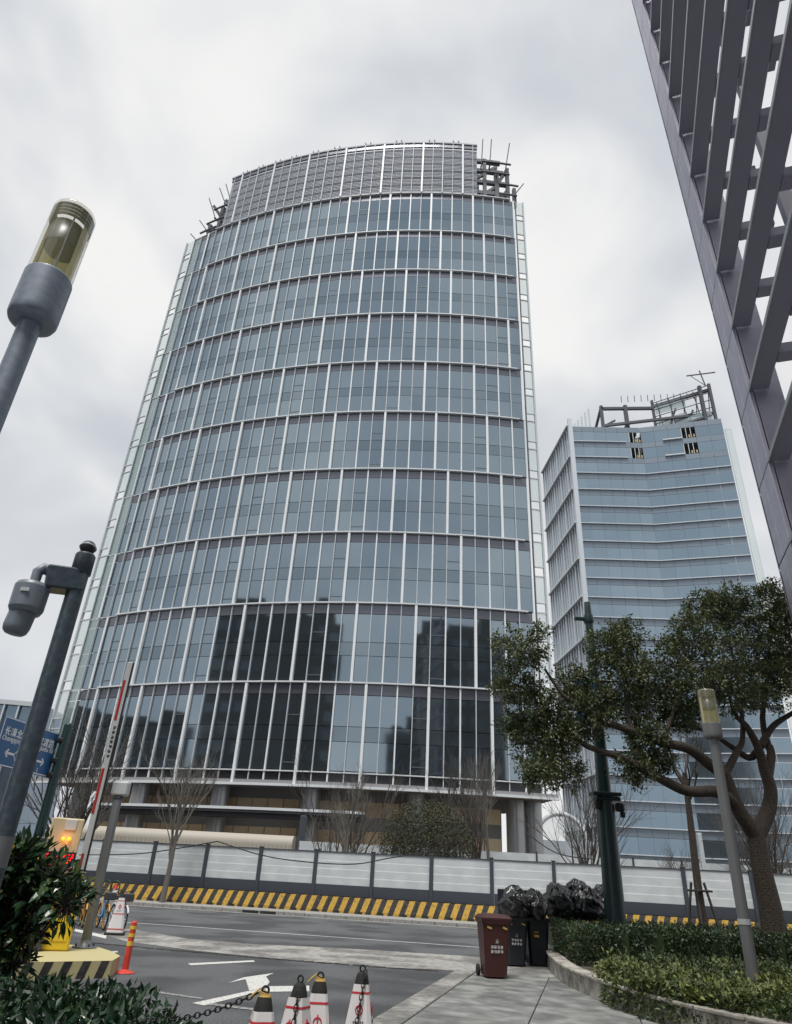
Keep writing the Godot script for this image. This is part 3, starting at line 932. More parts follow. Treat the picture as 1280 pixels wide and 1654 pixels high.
	for k in 5:
		var m := MB.new(); m.rod(Vector3(60, 97.5 + k * 2.0, -129.7), Vector3(71.2, 99.0 + k * 2.1, -124.4), 0.11, 5); part(t, "lattice_rod", m.mesh(), M.steel_dark)
	var fn := MB.new()
	for k in 5:
		fn.box(T(Vector3(43.0 + k * 0.55, 99.5 + k * 0.3, -137.0 + k * 1.2)), Vector3(0.3, 8.0, 0.5))
	part(t, "crown_screen", fn.mesh(), M.pale_line)
	for k in 12:
		var m := MB.new()
		var x := 52.0 + k * 1.6
		var p := Vector3(x, 104.3 + (x - 52) * 0.13, -128.5)
		m.rod(p, p + Vector3(0.1, 1.8, 0), 0.09, 5)
		part(t, "rim_rod", m.mesh(), M.steel_dark)
	var cr := MB.new(); cr.bar(Vector3(66.5, 109.6, -124), Vector3(73.5, 111.2, -124), 0.22, 0.22); cr.rod(Vector3(70.5, 107, -124), Vector3(69.8, 111.4, -124), 0.15, 5); cr.rod(Vector3(67.5, 109.6, -124), Vector3(70.5, 107, -124), 0.08, 5)
	part(t, "roof_hoist", cr.mesh(), M.steel_dark)

# ---------------------------------------------------------------- louvred building on the right
func louvred_building():
	var t := thing("louvred_building", "dark violet building corner with deep horizontal louvre blades", "building", Vector3(10.63, 0, -16.94))
	t.rotate(Vector3(-0.515, 0, 0.857), 0.0163)      # it leans out by one degree
	var wd := Vector3(sin(deg_to_rad(18.0)), 0, -cos(deg_to_rad(18.0)))   # along the wall, away from the photographer
	var back := -wd                                                       # towards the photographer
	var inn := Vector3(cos(deg_to_rad(18.0)), 0, sin(deg_to_rad(18.0)))    # into the building
	var bas := Basis(back, Vector3.UP, back.cross(Vector3.UP))
	if bas.z.dot(inn) > 0: pass
	var unit := MB.new(); unit.bevel(Transform3D(), Vector3.ONE, 0.01)
	var core := MB.new(); core.box(Transform3D(bas, back * 1.05 + inn * 0.5 + Vector3(0, 24, 0)), Vector3(1.9, 48, 0.7))
	part(t, "corner_column", core.mesh(), M.violet_panel)
	var sp := 2.39
	var base := 11.95
	for k in range(-5, 15):
		var y := base + sp * k
		# three cladding panels with open joints: a rounded nose and two flat ones
		var ns := MB.new()
		var h := sp - 0.035
		for q in 6:
			var a0 := PI * 0.5 * q / 6.0; var a1 := PI * 0.5 * (q + 1) / 6.0
			var p0 := back * (0.55 - 0.55 * sin(a0)) + inn * (0.55 - 0.55 * cos(a0)); var p1 := back * (0.55 - 0.55 * sin(a1)) + inn * (0.55 - 0.55 * cos(a1))
			ns.quad(p0 + Vector3(0, y, 0), p1 + Vector3(0, y, 0), p1 + Vector3(0, y + h, 0), p0 + Vector3(0, y + h, 0))
		part(t, "nose_panel", ns.mesh(), M.violet_panel)
		for w in [[0.56, 1.2], [1.225, 2.05]]:
			var m := MB.new(); m.bevel(Transform3D(bas, back * ((w[0] + w[1]) * 0.5) + inn * 0.06 + Vector3(0, y + h * 0.5, 0)), Vector3(w[1] - w[0] - 0.02, h, 0.1), 0.012)
			part(t, "column_panel", m.mesh(), M.violet_panel)
		if k < -2: continue
		var len := 30.0
		var bm := MB.new(); bm.bevel(Transform3D(bas, back * (2.06 + len * 0.5) + inn * 0.28 + Vector3(0, y + 0.05, 0)), Vector3(len, 0.16, 0.5), 0.015)
		var bl := part(t, "louvre_blade", bm.mesh(), M.blade)
		var em := MB.new(); em.box(Transform3D(bas, back * (2.06 + len * 0.5) + inn * 0.018 + Vector3(0, y + 0.02, 0)), Vector3(len, 0.13, 0.03))
		part(bl, "blade_nose", em.mesh(), M.blade_edge)
		for j in 12:
			var bb := MB.new(); bb.box(Transform3D(bas, back * (3.4 + j * 1.75) + inn * 0.98 + Vector3(0, y + 0.1, 0)), Vector3(0.42, 0.3, 0.9))
			part(bl, "bracket", bb.mesh(), M.blade)
	for j in 6:
		var pm := MB.new(); pm.box(Transform3D(bas, back * (4.3 + j * 4.4) + inn * 1.6 + Vector3(0, 28, 0)), Vector3(0.3, 44, 0.35))
		part(t, "back_post", pm.mesh(), M.blade)
	var wm := MB.new(); wm.box(Transform3D(bas, back * 22.0 + inn * 2.6 + Vector3(0, 26, 0)), Vector3(20, 46, 0.3))
	part(t, "inner_wall", wm.mesh(), M.beige_wall)
	var w2 := MB.new(); w2.box(Transform3D(bas, back * 16.5 + inn * 1.2 + Vector3(0, 3.2, 0)), Vector3(29, 6.4, 0.4))
	part(t, "lower_wall", w2.mesh(), M.violet_panel)

# ---------------------------------------------------------------- buildings around, some seen only mirrored
func block(called: String, label: String, at: Vector3, size: Vector3, turn: float, wall: Material, glass: Material, floors: int, bays: int, group := "") -> Node3D:
	var t := thing(called, label, "building", at, turn, group)
	var w := MB.new(); w.box(T(Vector3(0, size.y * 0.5, 0)), size)
	part(t, "wall", w.mesh(), wall)
	var unit := MB.new(); unit.box(Transform3D(), Vector3.ONE)
	var um := unit.mesh()
	for f in floors:
		var y := size.y * (f + 0.5) / (floors + 0.3)
		for b in bays:
			for s in [-1, 1]:
				part(t, "window", um, glass, Transform3D(Basis.from_scale(Vector3(size.x / bays * 0.7, size.y / floors * 0.5, 0.1)), Vector3(size.x * ((b + 0.5) / bays - 0.5), y, s * (size.z * 0.5 + 0.02))))
	for r in [[-0.3, 0.25, 0.09], [0.05, 0.3, 0.05], [0.36, 0.16, 0.12]]:
		var m := MB.new(); m.box(T(Vector3(size.x * r[0], size.y * (1.0 + r[2] * 0.5), 0)), Vector3(size.x * r[1], size.y * r[2], size.z * 0.6)); part(t, "roof_house", m.mesh(), wall)
	return t

func surroundings():
	# behind the photographer
	block("brown_tower", "dark brown tower mirrored in the lower middle panes of the curved facade", Vector3(-66, 0, 12), Vector3(60, 58, 22), -0.55, M.brown_stone, M.dark_glazing, 12, 9)
	block("stone_tower", "dark stepped tower mirrored in the lower panes nearest the camphor tree", Vector3(22, 0, 42), Vector3(44, 60, 22), 0.06, M.brown_stone, M.dark_glazing, 12, 10)
	var sb := block("brown_annex", "low dark annex mirrored beside the stepped tower", Vector3(-7, 0, 42), Vector3(12, 34, 18), 0.06, M.brown_stone, M.dark_glazing, 7, 4)
	block("low_block", "low dark block mirrored in the lowest panes by the road sign", Vector3(-112, 0, -44), Vector3(70, 30, 20), -1.1, M.brown_stone, M.dark_glazing, 6, 14)
	# far building at the left edge
	var t := thing("far_glass_block", "grey glass block with white vertical fins behind the blue road sign", "building", Vector3(-71, 0, -112))
	var w := MB.new(); w.box(T(Vector3(0, 11.8, -6)), Vector3(34, 23.6, 14))
	part(t, "wall", w.mesh(), M.far_glass)
	var rf := MB.new(); rf.bar(Vector3(-17, 24.4, 1.2), Vector3(17.1, 23.4, 1.2), 0.6, 0.7); part(t, "roof_edge", rf.mesh(), M.fin_grey)
	for k in 15:
		var m := MB.new(); m.box(T(Vector3(-16.5 + k * 2.3, 12.0, 1.25)), Vector3(0.25, 23.4, 0.4)); part(t, "fin", m.mesh(), M.pale_line)
	# low pale building with an arch seen under the tower's corner
	var a := thing("arched_pavilion", "pale low building with a round glazed arch beyond the tower's corner", "building", Vector3(27.5, 0, -112))
	var am := MB.new()
	am.box(T(Vector3(0, 4.0, 0)), Vector3(12, 8, 8))
	part(a, "wall", am.mesh(), M.pale_line)
	for k in 3:
		var g := MB.new(); g.box(T(Vector3(-3.6 + 3.6 * k, 3.2, 4.05)), Vector3(2.8, 5.2, 0.1)); part(a, "window", g.mesh(), M.far_glass)
	var ar := MB.new(); ar.torus(T(Vector3(-1, 8.0, 3.6)), 3.6, 0.35, 32, 6); part(a, "arch", ar.mesh(), M.fin_white)
	var ag := MB.new()
	for k in 24:
		var q := TAU * k / 24.0; var q2 := TAU * (k + 1) / 24.0
		ag.tri(Vector3(-1, 8, 3.6), Vector3(-1 + 3.4 * cos(q), 8 + 3.4 * sin(q), 3.6), Vector3(-1 + 3.4 * cos(q2), 8 + 3.4 * sin(q2), 3.6))
	part(a, "arch_glass", ag.mesh(), M.clear_glass)

# ---------------------------------------------------------------- fence, barriers, hoarding
func fence_side():
	var yaw := atan2(-RA.z, RA.x)
	var rb := Basis(Vector3.UP, yaw)
	# post positions along the fence: from the photograph every 3 m on the line w = -38.6
	var f := thing("construction_fence", "long white panel construction fence with dark posts behind striped barriers", "fence", road(0, -38.7, 0.14), yaw)
	var pm := MB.new()
	# one white panel: four shallow horizontal folds
	for k in 4:
		var y0 := 1.2 + 0.3675 * k; var y1 := y0 + 0.3675
		pm.quad(Vector3(-1.41, y0, 0.0), Vector3(1.41, y0, 0.0), Vector3(1.41, y1 - 0.05, 0.008), Vector3(-1.41, y1 - 0.05, 0.008))
		pm.quad(Vector3(-1.41, y1 - 0.05, 0.008), Vector3(1.41, y1 - 0.05, 0.008), Vector3(1.41, y1, 0.0), Vector3(-1.41, y1, 0.0))
	pm.quad(Vector3(1.41, 1.2, -0.04), Vector3(-1.41, 1.2, -0.04), Vector3(-1.41, 2.67, -0.04), Vector3(1.41, 2.67, -0.04))
	var panel := pm.mesh()
	var pp := MB.new(); pp.bevel(T(Vector3(0, 1.38, 0.02)), Vector3(0.18, 2.76, 0.18), 0.01); pp.bevel(T(Vector3(0, 2.77, 0.02)), Vector3(0.22, 0.04, 0.22), 0.01)
	var post := pp.mesh()
	var bp := MB.new(); bp.box(T(Vector3(0, 0.95, 0)), Vector3(2.82, 0.5, 0.06))
	var skirt := bp.mesh()
	var tr := MB.new(); tr.box(T(Vector3(0, 2.69, 0)), Vector3(2.82, 0.045, 0.07))
	var rail := tr.mesh()
	var lw := MB.new(); lw.box(T(Vector3(0, 0.35, 0)), Vector3(2.82, 0.7, 0.05))
	var low := lw.mesh()
	var u0 := -19.75
	rng.seed = 3
	for k in range(-8, 20):
		var u := u0 + 3.03 * k
		part(f, "post", post, M.fence_dark, T(Vector3(u, 0, 0.0)))
		var c := u + 1.515
		part(f, "panel", panel, M.fence_white, T(Vector3(c, 0, rng.randf_range(-0.01, 0.01)), rng.randf_range(-0.006, 0.006)))
		part(f, "skirt_panel", skirt, M.fence_dark, T(Vector3(c, 0, 0.02)))
		part(f, "foot_panel", low, M.fence_dark, T(Vector3(c, 0, -0.02)))
		part(f, "top_rail", rail, M.fence_dark, T(Vector3(c, 0, 0.01)))
	# striped concrete barriers, each 2.2 m long
	var bm := MB.new()
	var prof := [Vector2(0.26, 0.0), Vector2(0.26, 0.12), Vector2(0.15, 0.68), Vector2(-0.15, 0.68), Vector2(-0.26, 0.12), Vector2(-0.26, 0.0)]
	for k in 6:
		var a: Vector2 = prof[k]; var b: Vector2 = prof[(k + 1) % 6]
		bm.quad(Vector3(-1.095, a.y, a.x), Vector3(1.095, a.y, a.x), Vector3(1.095, b.y, b.x), Vector3(-1.095, b.y, b.x))
	for s in [-1, 1]:
		for k in range(1, 5):
			var a: Vector2 = prof[0]; var b: Vector2 = prof[k]; var c: Vector2 = prof[k + 1]
			var p := [Vector3(s * 1.095, a.y, a.x), Vector3(s * 1.095, b.y, b.x), Vector3(s * 1.095, c.y, c.x)]
			if s > 0: bm.tri(p[0], p[2], p[1])
			else: bm.tri(p[0], p[1], p[2])
	var block_mesh := bm.mesh()
	var sm := MB.new()
	var face := func(x: float, y: float) -> Vector3:
		var z: float = lerpf(0.264, 0.154, clampf((y - 0.12) / 0.56, 0, 1))
		return Vector3(x, y, z)
	sm.quad(face.call(-0.24, 0.12), face.call(0.04, 0.12), face.call(0.25, 0.68), face.call(-0.03, 0.68))
	sm.quad(Vector3(-0.28, 0.0, 0.264), Vector3(0.0, 0.0, 0.264), Vector3(0.04, 0.12, 0.264), Vector3(-0.24, 0.12, 0.264))
	sm.quad(Vector3(-0.03, 0.684, 0.154), Vector3(0.25, 0.684, 0.154), Vector3(0.33, 0.684, -0.15), Vector3(0.05, 0.684, -0.15))
	var stripe := sm.mesh()
	var nm := MB.new(); nm.box(T(Vector3(0, 0.05, 0.255)), Vector3(0.24, 0.1, 0.03))
	var notch := nm.mesh()
	var lab := "yellow and black striped concrete barrier block at the foot of the white fence"
	for k in range(-9, 24):
		var b := thing("road_barrier", lab, "barrier", road(-19.5 + 2.2 * k, -38.05, 0.14), yaw + rng.randf_range(-0.006, 0.006), "striped barrier blocks along the fence")
		part(b, "block", block_mesh, M.stripe_black)
		for s in [-0.825, -0.275, 0.275, 0.825]:
			part(b, "stripe", stripe, M.stripe_yellow, T(Vector3(s - 0.02, 0, 0)))
		for s in [-0.6, 0.55]:
			part(b, "notch", notch, M.black_plastic, T(Vector3(s, 0, 0.02)))
	# the taller white hoarding behind
	var h := thing("site_hoarding", "plain white site hoarding with thin posts behind the bare bushes", "fence", Vector3(10, 0, -47.6), yaw * 0.15)
	var hm := MB.new(); hm.box(T(Vector3(0, 1.8, 0)), Vector3(2.95, 3.6, 0.06))
	var hp := hm.mesh()
	var hq := MB.new(); hq.box(T(Vector3(0, 1.86, 0.06)), Vector3(0.1, 3.72, 0.1))
	var hpost := hq.mesh()
	for k in range(-5, 12):
		part(h, "panel", hp, M.fence_white, T(Vector3(k * 3.0 + 1.5, 0, 0)))
		part(h, "post", hpost, M.fence_dark, T(Vector3(k * 3.0, 0, 0)))
	# beige shed with a rounded eave
	var s := thing("beige_shed", "long beige ribbed site shed with rounded eaves behind the white fence", "shed", Vector3(-13.0, 0, -50.5), yaw * 0.4)
	var shp := []
	for q in 9:
		var a := PI * 0.5 * q / 8.0
		shp.append(Vector2(0.9 + 0.55 * cos(a), 3.35 + 0.55 * sin(a)))
	shp.push_front(Vector2(1.45, 0.0)); shp.append(Vector2(-3.0, 3.9)); shp.append(Vector2(-3.0, 0))
	var smb := MB.new()
	for k in shp.size() - 1:
		smb.quad(Vector3(-8.6, shp[k].y, shp[k].x), Vector3(7.7, shp[k].y, shp[k].x), Vector3(7.7, shp[k + 1].y, shp[k + 1].x), Vector3(-8.6, shp[k + 1].y, shp[k + 1].x))
	for e in [-8.6, 7.7]:
		for k in range(1, shp.size() - 1):
			smb.tri(Vector3(e, shp[0].y, shp[0].x), Vector3(e, shp[k].y, shp[k].x), Vector3(e, shp[k + 1].y, shp[k + 1].x))
	part(s, "shell", smb.mesh(), M.shed_beige)
	var ribs := MB.new()
	for k in 60:
		ribs.box(T(Vector3(-8.4 + k * 0.27, 1.7, 1.47)), Vector3(0.09, 3.3, 0.04))
	part(s, "ribs", ribs.mesh(), M.shed_beige)
	for x in [-9.9, -5.0]:
		var g := MB.new()
		g.bevel(T(Vector3(0, 2.6, 0)), Vector3(0.42, 5.2, 0.42), 0.03)
		if x == -5.0:
			single("steel_stanchion", g.mesh(), M.fence_dark, "dark square steel post rising behind the fence beside a round column", "post", T(Vector3(x, 0, -50.0)))
	# slack black cables hung along the fence
	var cab := [[[at_depth(128, 1381, 40.0), at_depth(235, 1378, 40.5), at_depth(352, 1359, 39.6)], "slack black cable hung along the fence up to the slim street tree"], [[at_depth(352, 1359, 39.6), at_depth(440, 1385, 38.8), at_depth(560, 1396, 38.2), at_depth(630, 1386, 37.8), at_depth(700, 1374, 37.2)], "slack black cable hung from the slim street tree along white panels"], [[at_depth(850, 1345, 40), at_depth(900, 1378, 38), at_depth(960, 1388, 38)], "short black cable sagging over the fence beside the dark green pole"]]
	for c in cab:
		var m := MB.new()
		var pts := PackedVector3Array(); var rr := PackedFloat32Array()
		var ctl: Array = c[0]
		for k in ctl.size() - 1:
			for q in 6:
				var tt := q / 6.0
				var p0: Vector3 = ctl[maxi(k - 1, 0)]; var p3: Vector3 = ctl[mini(k + 2, ctl.size() - 1)]
				pts.append((ctl[k] as Vector3).cubic_interpolate(ctl[k + 1], p0, p3, tt)); rr.append(0.028)
		pts.append(ctl[-1]); rr.append(0.028)
		m.tube(pts, rr, 5)
		single("cable", m.mesh(), M.cable, c[1], "cable")

# ---------------------------------------------------------------- lamps and poles
func make_lamp(label: String, at: Vector3, metal: Material, h0: float, h1: float, h2: float, r: float, pr: float) -> Node3D:
	# h0 underside of the collar, h1 foot of the glass, h2 top; r radius of the glass, pr of the pole
	var t := thing("street_lamp", label, "lamp", at)
	var gl := h2 - h1
	var p := MB.new(); p.lathe([Vector2(0.0, 0), Vector2(pr * 1.2, 0), Vector2(pr * 1.1, 1.0), Vector2(pr, h0 + 0.05)], 20)
	part(t, "pole", p.mesh(), metal)
	var cr := r * 1.05
	var c := MB.new(); c.lathe([Vector2(pr * 0.8, h0), Vector2(cr * 0.72, h0 - 0.004), Vector2(cr * 0.92, h0 + 0.012), Vector2(cr * 0.99, h0 + 0.04), Vector2(cr, h0 + 0.08), Vector2(cr, h1 - 0.012), Vector2(cr * 0.96, h1), Vector2(0.0, h1)], 32)
	part(t, "collar", c.mesh(), metal)
	var g := MB.new(); g.lathe([Vector2(r, h1), Vector2(r, h2 - 0.02), Vector2(r * 0.95, h2), Vector2(0.0, h2)], 36)
	part(t, "glass", g.mesh(), M.lamp_glass)
	var rf := MB.new(); rf.lathe([Vector2(0.0, h1 + gl * 0.42), Vector2(r * 0.74, h1 + gl * 0.42), Vector2(r * 0.78, h1 + gl * 0.45), Vector2(r * 0.78, h1 + gl * 0.74), Vector2(0.0, h1 + gl * 0.75)], 28)
	part(t, "reflector", rf.mesh(), M.lamp_reflector)
	for k in 4:
		var y := h1 + gl * (0.79 + 0.05 * k)
		var rg := MB.new(); rg.lathe([Vector2(r * 0.82, y - 0.008), Vector2(r * 0.965, y - 0.003), Vector2(r * 0.965, y + 0.003), Vector2(r * 0.82, y + 0.008)], 28)
		part(t, "ring", rg.mesh(), M.lamp_metal_grey)
	for k in 3:
		var a := TAU * k / 3.0 + 0.9
		var s := MB.new(); s.rod(Vector3(cos(a) * r * 0.82, h1, sin(a) * r * 0.82), Vector3(cos(a) * r * 0.82, h2 - 0.06, sin(a) * r * 0.82), 0.006, 6)
		part(t, "stay", s.mesh(), metal)
	var sc := MB.new()
	for k in 14:
		var a0 := PI * 0.9 + PI * 1.2 * k / 14.0; var a1 := PI * 0.9 + PI * 1.2 * (k + 1) / 14.0
		sc.quad(Vector3(cos(a0) * r * 0.9, h1, sin(a0) * r * 0.9), Vector3(cos(a1) * r * 0.9, h1, sin(a1) * r * 0.9), Vector3(cos(a1) * r * 0.9, h1 + gl * 0.76, sin(a1) * r * 0.9), Vector3(cos(a0) * r * 0.9, h1 + gl * 0.76, sin(a0) * r * 0.9))
	part(t, "diffuser", sc.mesh(), M.lamp_inner)
	var tube := MB.new(); tube.rod(Vector3(0, h1, 0.0), Vector3(0, h1 + gl * 0.44, 0.0), r * 0.1, 10)
	part(t, "tube", tube.mesh(), M.chrome)
	return t

func poles():
	make_lamp("slate blue street lamp with yellowish glass head standing against open sky", Vector3(-2.53, 0, -3.5), M.lamp_metal, 4.78, 5.2, 5.88, 0.15, 0.07)
	var l2 := make_lamp("slim grey street lamp with yellow glass head rising from the ground cover", Vector3(5.95, 0.0, -12.6), M.lamp_metal_grey, 4.15, 4.42, 5.02, 0.155, 0.085)
	var band := MB.new(); band.lathe([Vector2(0.1, 1.28), Vector2(0.1, 1.36)], 16)
	part(l2, "band", band.mesh(), M.cam_pale)
	# pole with a dome camera and a hanging pan camera
	var t := thing("camera_pole", "dark slate surveillance pole with hanging camera beside the hedge", "pole", Vector3(-2.69, 0, -5.5))
	var p := MB.new(); p.lathe([Vector2(0, 0), Vector2(0.078, 0), Vector2(0.07, 3.95), Vector2(0.0, 3.95)], 24)
	part(t, "shaft", p.mesh(), M.pole_slate)
	var wb := MB.new(); wb.lathe([Vector2(0.0785, 1.55), Vector2(0.078, 1.75)], 24)
	part(t, "pale_band", wb.mesh(), M.pole_grey)
	var c := MB.new(); c.lathe([Vector2(0.0, 3.8), Vector2(0.084, 3.8), Vector2(0.084, 3.97), Vector2(0.07, 3.99), Vector2(0.0, 4.0)], 24)
	part(t, "cap", c.mesh(), M.pole_slate)
	var d := MB.new()
	var pr := []
	for k in 13:
		var a := -PI * 0.5 + PI * k / 12.0
		pr.append(Vector2(0.066 * cos(a), 4.05 + 0.066 * sin(a)))
	d.lathe(pr, 20)
	var dm := part(t, "dome_camera", d.mesh(), M.black_plastic)
	var dr := MB.new(); dr.torus(T(Vector3(0, 4.05, 0), 0.3, 1.3), 0.065, 0.009, 20, 6)
	part(dm, "dome_ring", dr.mesh(), M.cam_pale)
	var b := MB.new(); b.bevel(T(Vector3(-0.1, 3.72, 0.03), 0.5, 0.0, 0.1), Vector3(0.3, 0.2, 0.2), 0.015)
	part(t, "junction_box", b.mesh(), M.pole_slate)
	var arm := MB.new()
	var ap := PackedVector3Array([Vector3(-0.2, 3.78, 0.06), Vector3(-0.27, 3.79, 0.1), Vector3(-0.3, 3.75, 0.12), Vector3(-0.3, 3.64, 0.12)])
	arm.tube(ap, PackedFloat32Array([0.05, 0.05, 0.045, 0.04]), 12)
	part(t, "bracket_arm", arm.mesh(), M.cam_grey)
	var cm := MB.new(); cm.lathe([Vector2(0, 3.38), Vector2(0.11, 3.38), Vector2(0.116, 3.382), Vector2(0.132, 3.415), Vector2(0.134, 3.42), Vector2(0.137, 3.6), Vector2(0.137, 3.606), Vector2(0.124, 3.632), Vector2(0.12, 3.634), Vector2(0, 3.638)], 28, T(Vector3(-0.3, 0, 0.12)))
	var pan := part(t, "pan_camera", cm.mesh(), M.cam_grey)
	var dome := MB.new(); dome.lathe([Vector2(0, 3.2), Vector2(0.04, 3.2), Vector2(0.07, 3.207), Vector2(0.092, 3.228), Vector2(0.102, 3.27), Vector2(0.102, 3.4)], 24, T(Vector3(-0.3, 0, 0.12)) * Transform3D(Basis(Vector3(0, 0, 1), -0.12), Vector3(-0.42, 0.02, 0)))
	part(pan, "camera_eye", dome.mesh(), M.cam_grey)
	var lb := MB.new(); lb.box(T(Vector3(-0.28, 3.54, 0.262)), Vector3(0.07, 0.03, 0.006))
	part(pan, "label", lb.mesh(), M.cam_pale)
	var cb := MB.new(); cb.tube(PackedVector3Array([Vector3(-0.24, 3.63, 0.14), Vector3(-0.18, 3.56, 0.14), Vector3(-0.16, 3.62, 0.1)]), PackedFloat32Array([0.008, 0.008, 0.008]), 6)
	part(pan, "cord", cb.mesh(), M.cam_pale)
	# dark green mast behind the hedge
	var g := thing("green_mast", "tall dark green mast with stepped base rising behind the hedge", "pole", Vector3(6.15, 0, -20.0))
	var gb := MB.new(); gb.lathe([Vector2(0, 0), Vector2(0.33, 0), Vector2(0.33, 0.3), Vector2(0.27, 0.5), Vector2(0.24, 3.75), Vector2(0.0, 3.76)], 12)
	part(g, "lower_shaft", gb.mesh(), M.pole_green)
	var gu := MB.new(); gu.lathe([Vector2(0.2, 3.7), Vector2(0.17, 6.0), Vector2(0.12, 9.0), Vector2(0.1, 9.6), Vector2(0, 9.62)], 12)
	part(g, "upper_shaft", gu.mesh(), M.pole_green)
	var br := MB.new(); br.bevel(T(Vector3(0.02, 4.0, 0)), Vector3(0.78, 0.09, 0.5), 0.02); br.bevel(T(Vector3(0.05, 3.88, 0)), Vector3(0.66, 0.1, 0.42), 0.02)
	part(g, "collar", br.mesh(), M.pole_green)
	var cl := MB.new()
	cl.bevel(T(Vector3(-0.25, 3.72, 0.12)), Vector3(0.14, 0.22, 0.2), 0.03); cl.bevel(T(Vector3(0.36, 3.68, 0.1)), Vector3(0.22, 0.22, 0.22), 0.04); cl.bevel(T(Vector3(0.42, 3.5, 0.1)), Vector3(0.12, 0.14, 0.12), 0.02)
	part(g, "clamp", cl.mesh(), M.black_plastic)
	var arm2 := MB.new(); arm2.bevel(T(Vector3(-0.22, 9.05, 0)), Vector3(0.44, 0.1, 0.14), 0.02); arm2.lathe([Vector2(0.13, 8.9), Vector2(0.17, 9.0), Vector2(0.13, 9.2)], 12)
	part(g, "short_arm", arm2.mesh(), M.pole_green)
	# blue plate on the mast, half hidden by leaves
	var bp := MB.new(); bp.bevel(T(Vector3(-0.3, 6.4, 0.22), 0.15), Vector3(0.75, 1.3, 0.03), 0.01)
	part(g, "blue_plate", bp.mesh(), M.sign_blue)
	# white post behind fence on the right
	var w := MB.new(); w.bevel(T(Vector3(0, 2.6, 0)), Vector3(0.25, 5.2, 0.25), 0.02)
	single("white_post", w.mesh(), M.fin_grey, "pale square post standing behind the fence before the folded tower", "post", T(Vector3(19.8, 0, -46.0)))

# ---------------------------------------------------------------- lettering made of strokes
const GLYPH := {
	"chang": [[3, 10, 3, 1], [0.5, 5.5, 9.5, 5.5], [8, 9.5, 3.5, 6.5], [3, 1, 5, 2.2], [4.5, 5.5, 9, 0.8]],
	"qing": [[0.8, 9, 2, 8], [0.3, 6.5, 1.5, 5.6], [0.5, 1, 2.2, 4], [3.5, 9, 9.5, 9], [4, 7.6, 9, 7.6], [3.3, 6.2, 9.8, 6.2], [6.5, 10, 6.5, 6.2], [4.3, 5, 4.3, 0.3], [4.3, 5, 8.8, 5], [8.8, 5, 8.8, 0.3], [4.3, 3.5, 8.8, 3.5], [4.3, 2, 8.8, 2]],
	"bei": [[3.8, 10, 3.8, 0.5], [0.5, 6.5, 3.8, 6.5], [0.3, 1.2, 3.8, 2.8], [6, 10, 6, 1], [6, 1, 9.6, 1], [9.6, 1, 9.6, 2.6], [9.3, 7.5, 6, 5.2]],
	"lu": [[0.5, 9.3, 4, 9.3], [0.5, 9.3, 0.5, 6.5], [4, 9.3, 4, 6.5], [0.5, 6.5, 4, 6.5], [2.3, 6.5, 2.3, 1], [2.3, 4, 4.2, 4], [0.6, 4.5, 0.6, 1], [0, 0.6, 4.4, 1.5], [6.5, 10, 4.8, 6.8], [6.2, 9, 9, 9], [9, 9, 4.6, 4], [6, 7.5, 9.8, 4.2], [5.6, 3.6, 9, 3.6], [5.6, 3.6, 5.6, 0.3], [9, 3.6, 9, 0.3], [5.6, 0.5, 9, 0.5]],
	"zhou": [[1.5, 9.5, 1.5, 3], [1.5, 3, 0.3, 0.3], [1.5, 9.5, 9, 9.5], [9, 9.5, 9, 0.5], [9, 0.5, 7.6, 0.8], [3, 7.7, 7.6, 7.7], [5.3, 9.2, 5.3, 5.8], [2.6, 5.8, 8, 5.8], [3.4, 4.4, 3.4, 1.6], [3.4, 4.4, 7.2, 4.4], [7.2, 4.4, 7.2, 1.6], [3.4, 1.6, 7.2, 1.6]],
	"jia": [[5, 10, 5.2, 9], [0.8, 8.6, 9.2, 8.6], [0.8, 8.6, 0.6, 7.2], [9.2, 8.6, 9, 7.2], [2.2, 7.1, 8, 7.1], [5, 7.1, 1, 4.6], [3.5, 6, 5.6, 3.5], [5.6, 3.5, 5, 0.3], [5, 0.3, 3.9, 0.8], [4.6, 4.7, 0.9, 2.6], [5.3, 3.2, 0.7, 0.7], [8.8, 6, 5.8, 4.4], [6, 4.5, 9.6, 0.8]],
	"du": [[0.8, 9, 2, 8], [0.3, 6.5, 1.5, 5.6], [0.4, 1, 2, 4], [6.5, 10, 6.6, 9], [3.2, 8.9, 9.7, 8.9], [3.6, 8.9, 3.6, 4], [3.6, 4, 2.5, 0.5], [4.2, 7.4, 9.5, 7.4], [5.6, 8.3, 5.6, 5.6], [8.2, 8.3, 8.2, 5.6], [5.6, 5.7, 8.2, 5.7], [4.6, 4.3, 8.8, 4.3], [8.8, 4.3, 4.2, 0.3], [5.2, 4, 9.7, 0.3]],
}

func strokes(m: MB, g: Array, at: Vector2, size: float, w: float, z := 0.0):
	for s in g:
		var a := Vector3(at.x + s[0] * size / 10.0, at.y + s[1] * size / 10.0, z); var b := Vector3(at.x + s[2] * size / 10.0, at.y + s[3] * size / 10.0, z)
		if a.distance_to(b) < 0.0005: continue
		m.bar(a, b, w, 0.002, Vector3(0, 0, 1))

func blurred_glyph(sd: int) -> Array:      # a character too small in the photograph to be read
	var r := RandomNumberGenerator.new(); r.seed = sd
	var g := [[0.5, 9, 9.5, 9], [5, 10, 5, 0.5], [0.8, 5, 9.2, 5]]
	for k in 5:
		if r.randf() < 0.5:
			var y := r.randf_range(0.5, 9.5); g.append([r.randf_range(0, 3), y, r.randf_range(6, 10), y])
		else:
			var x := r.randf_range(0.5, 9.5); g.append([x, r.randf_range(0, 4), x, r.randf_range(6, 10)])
	return g

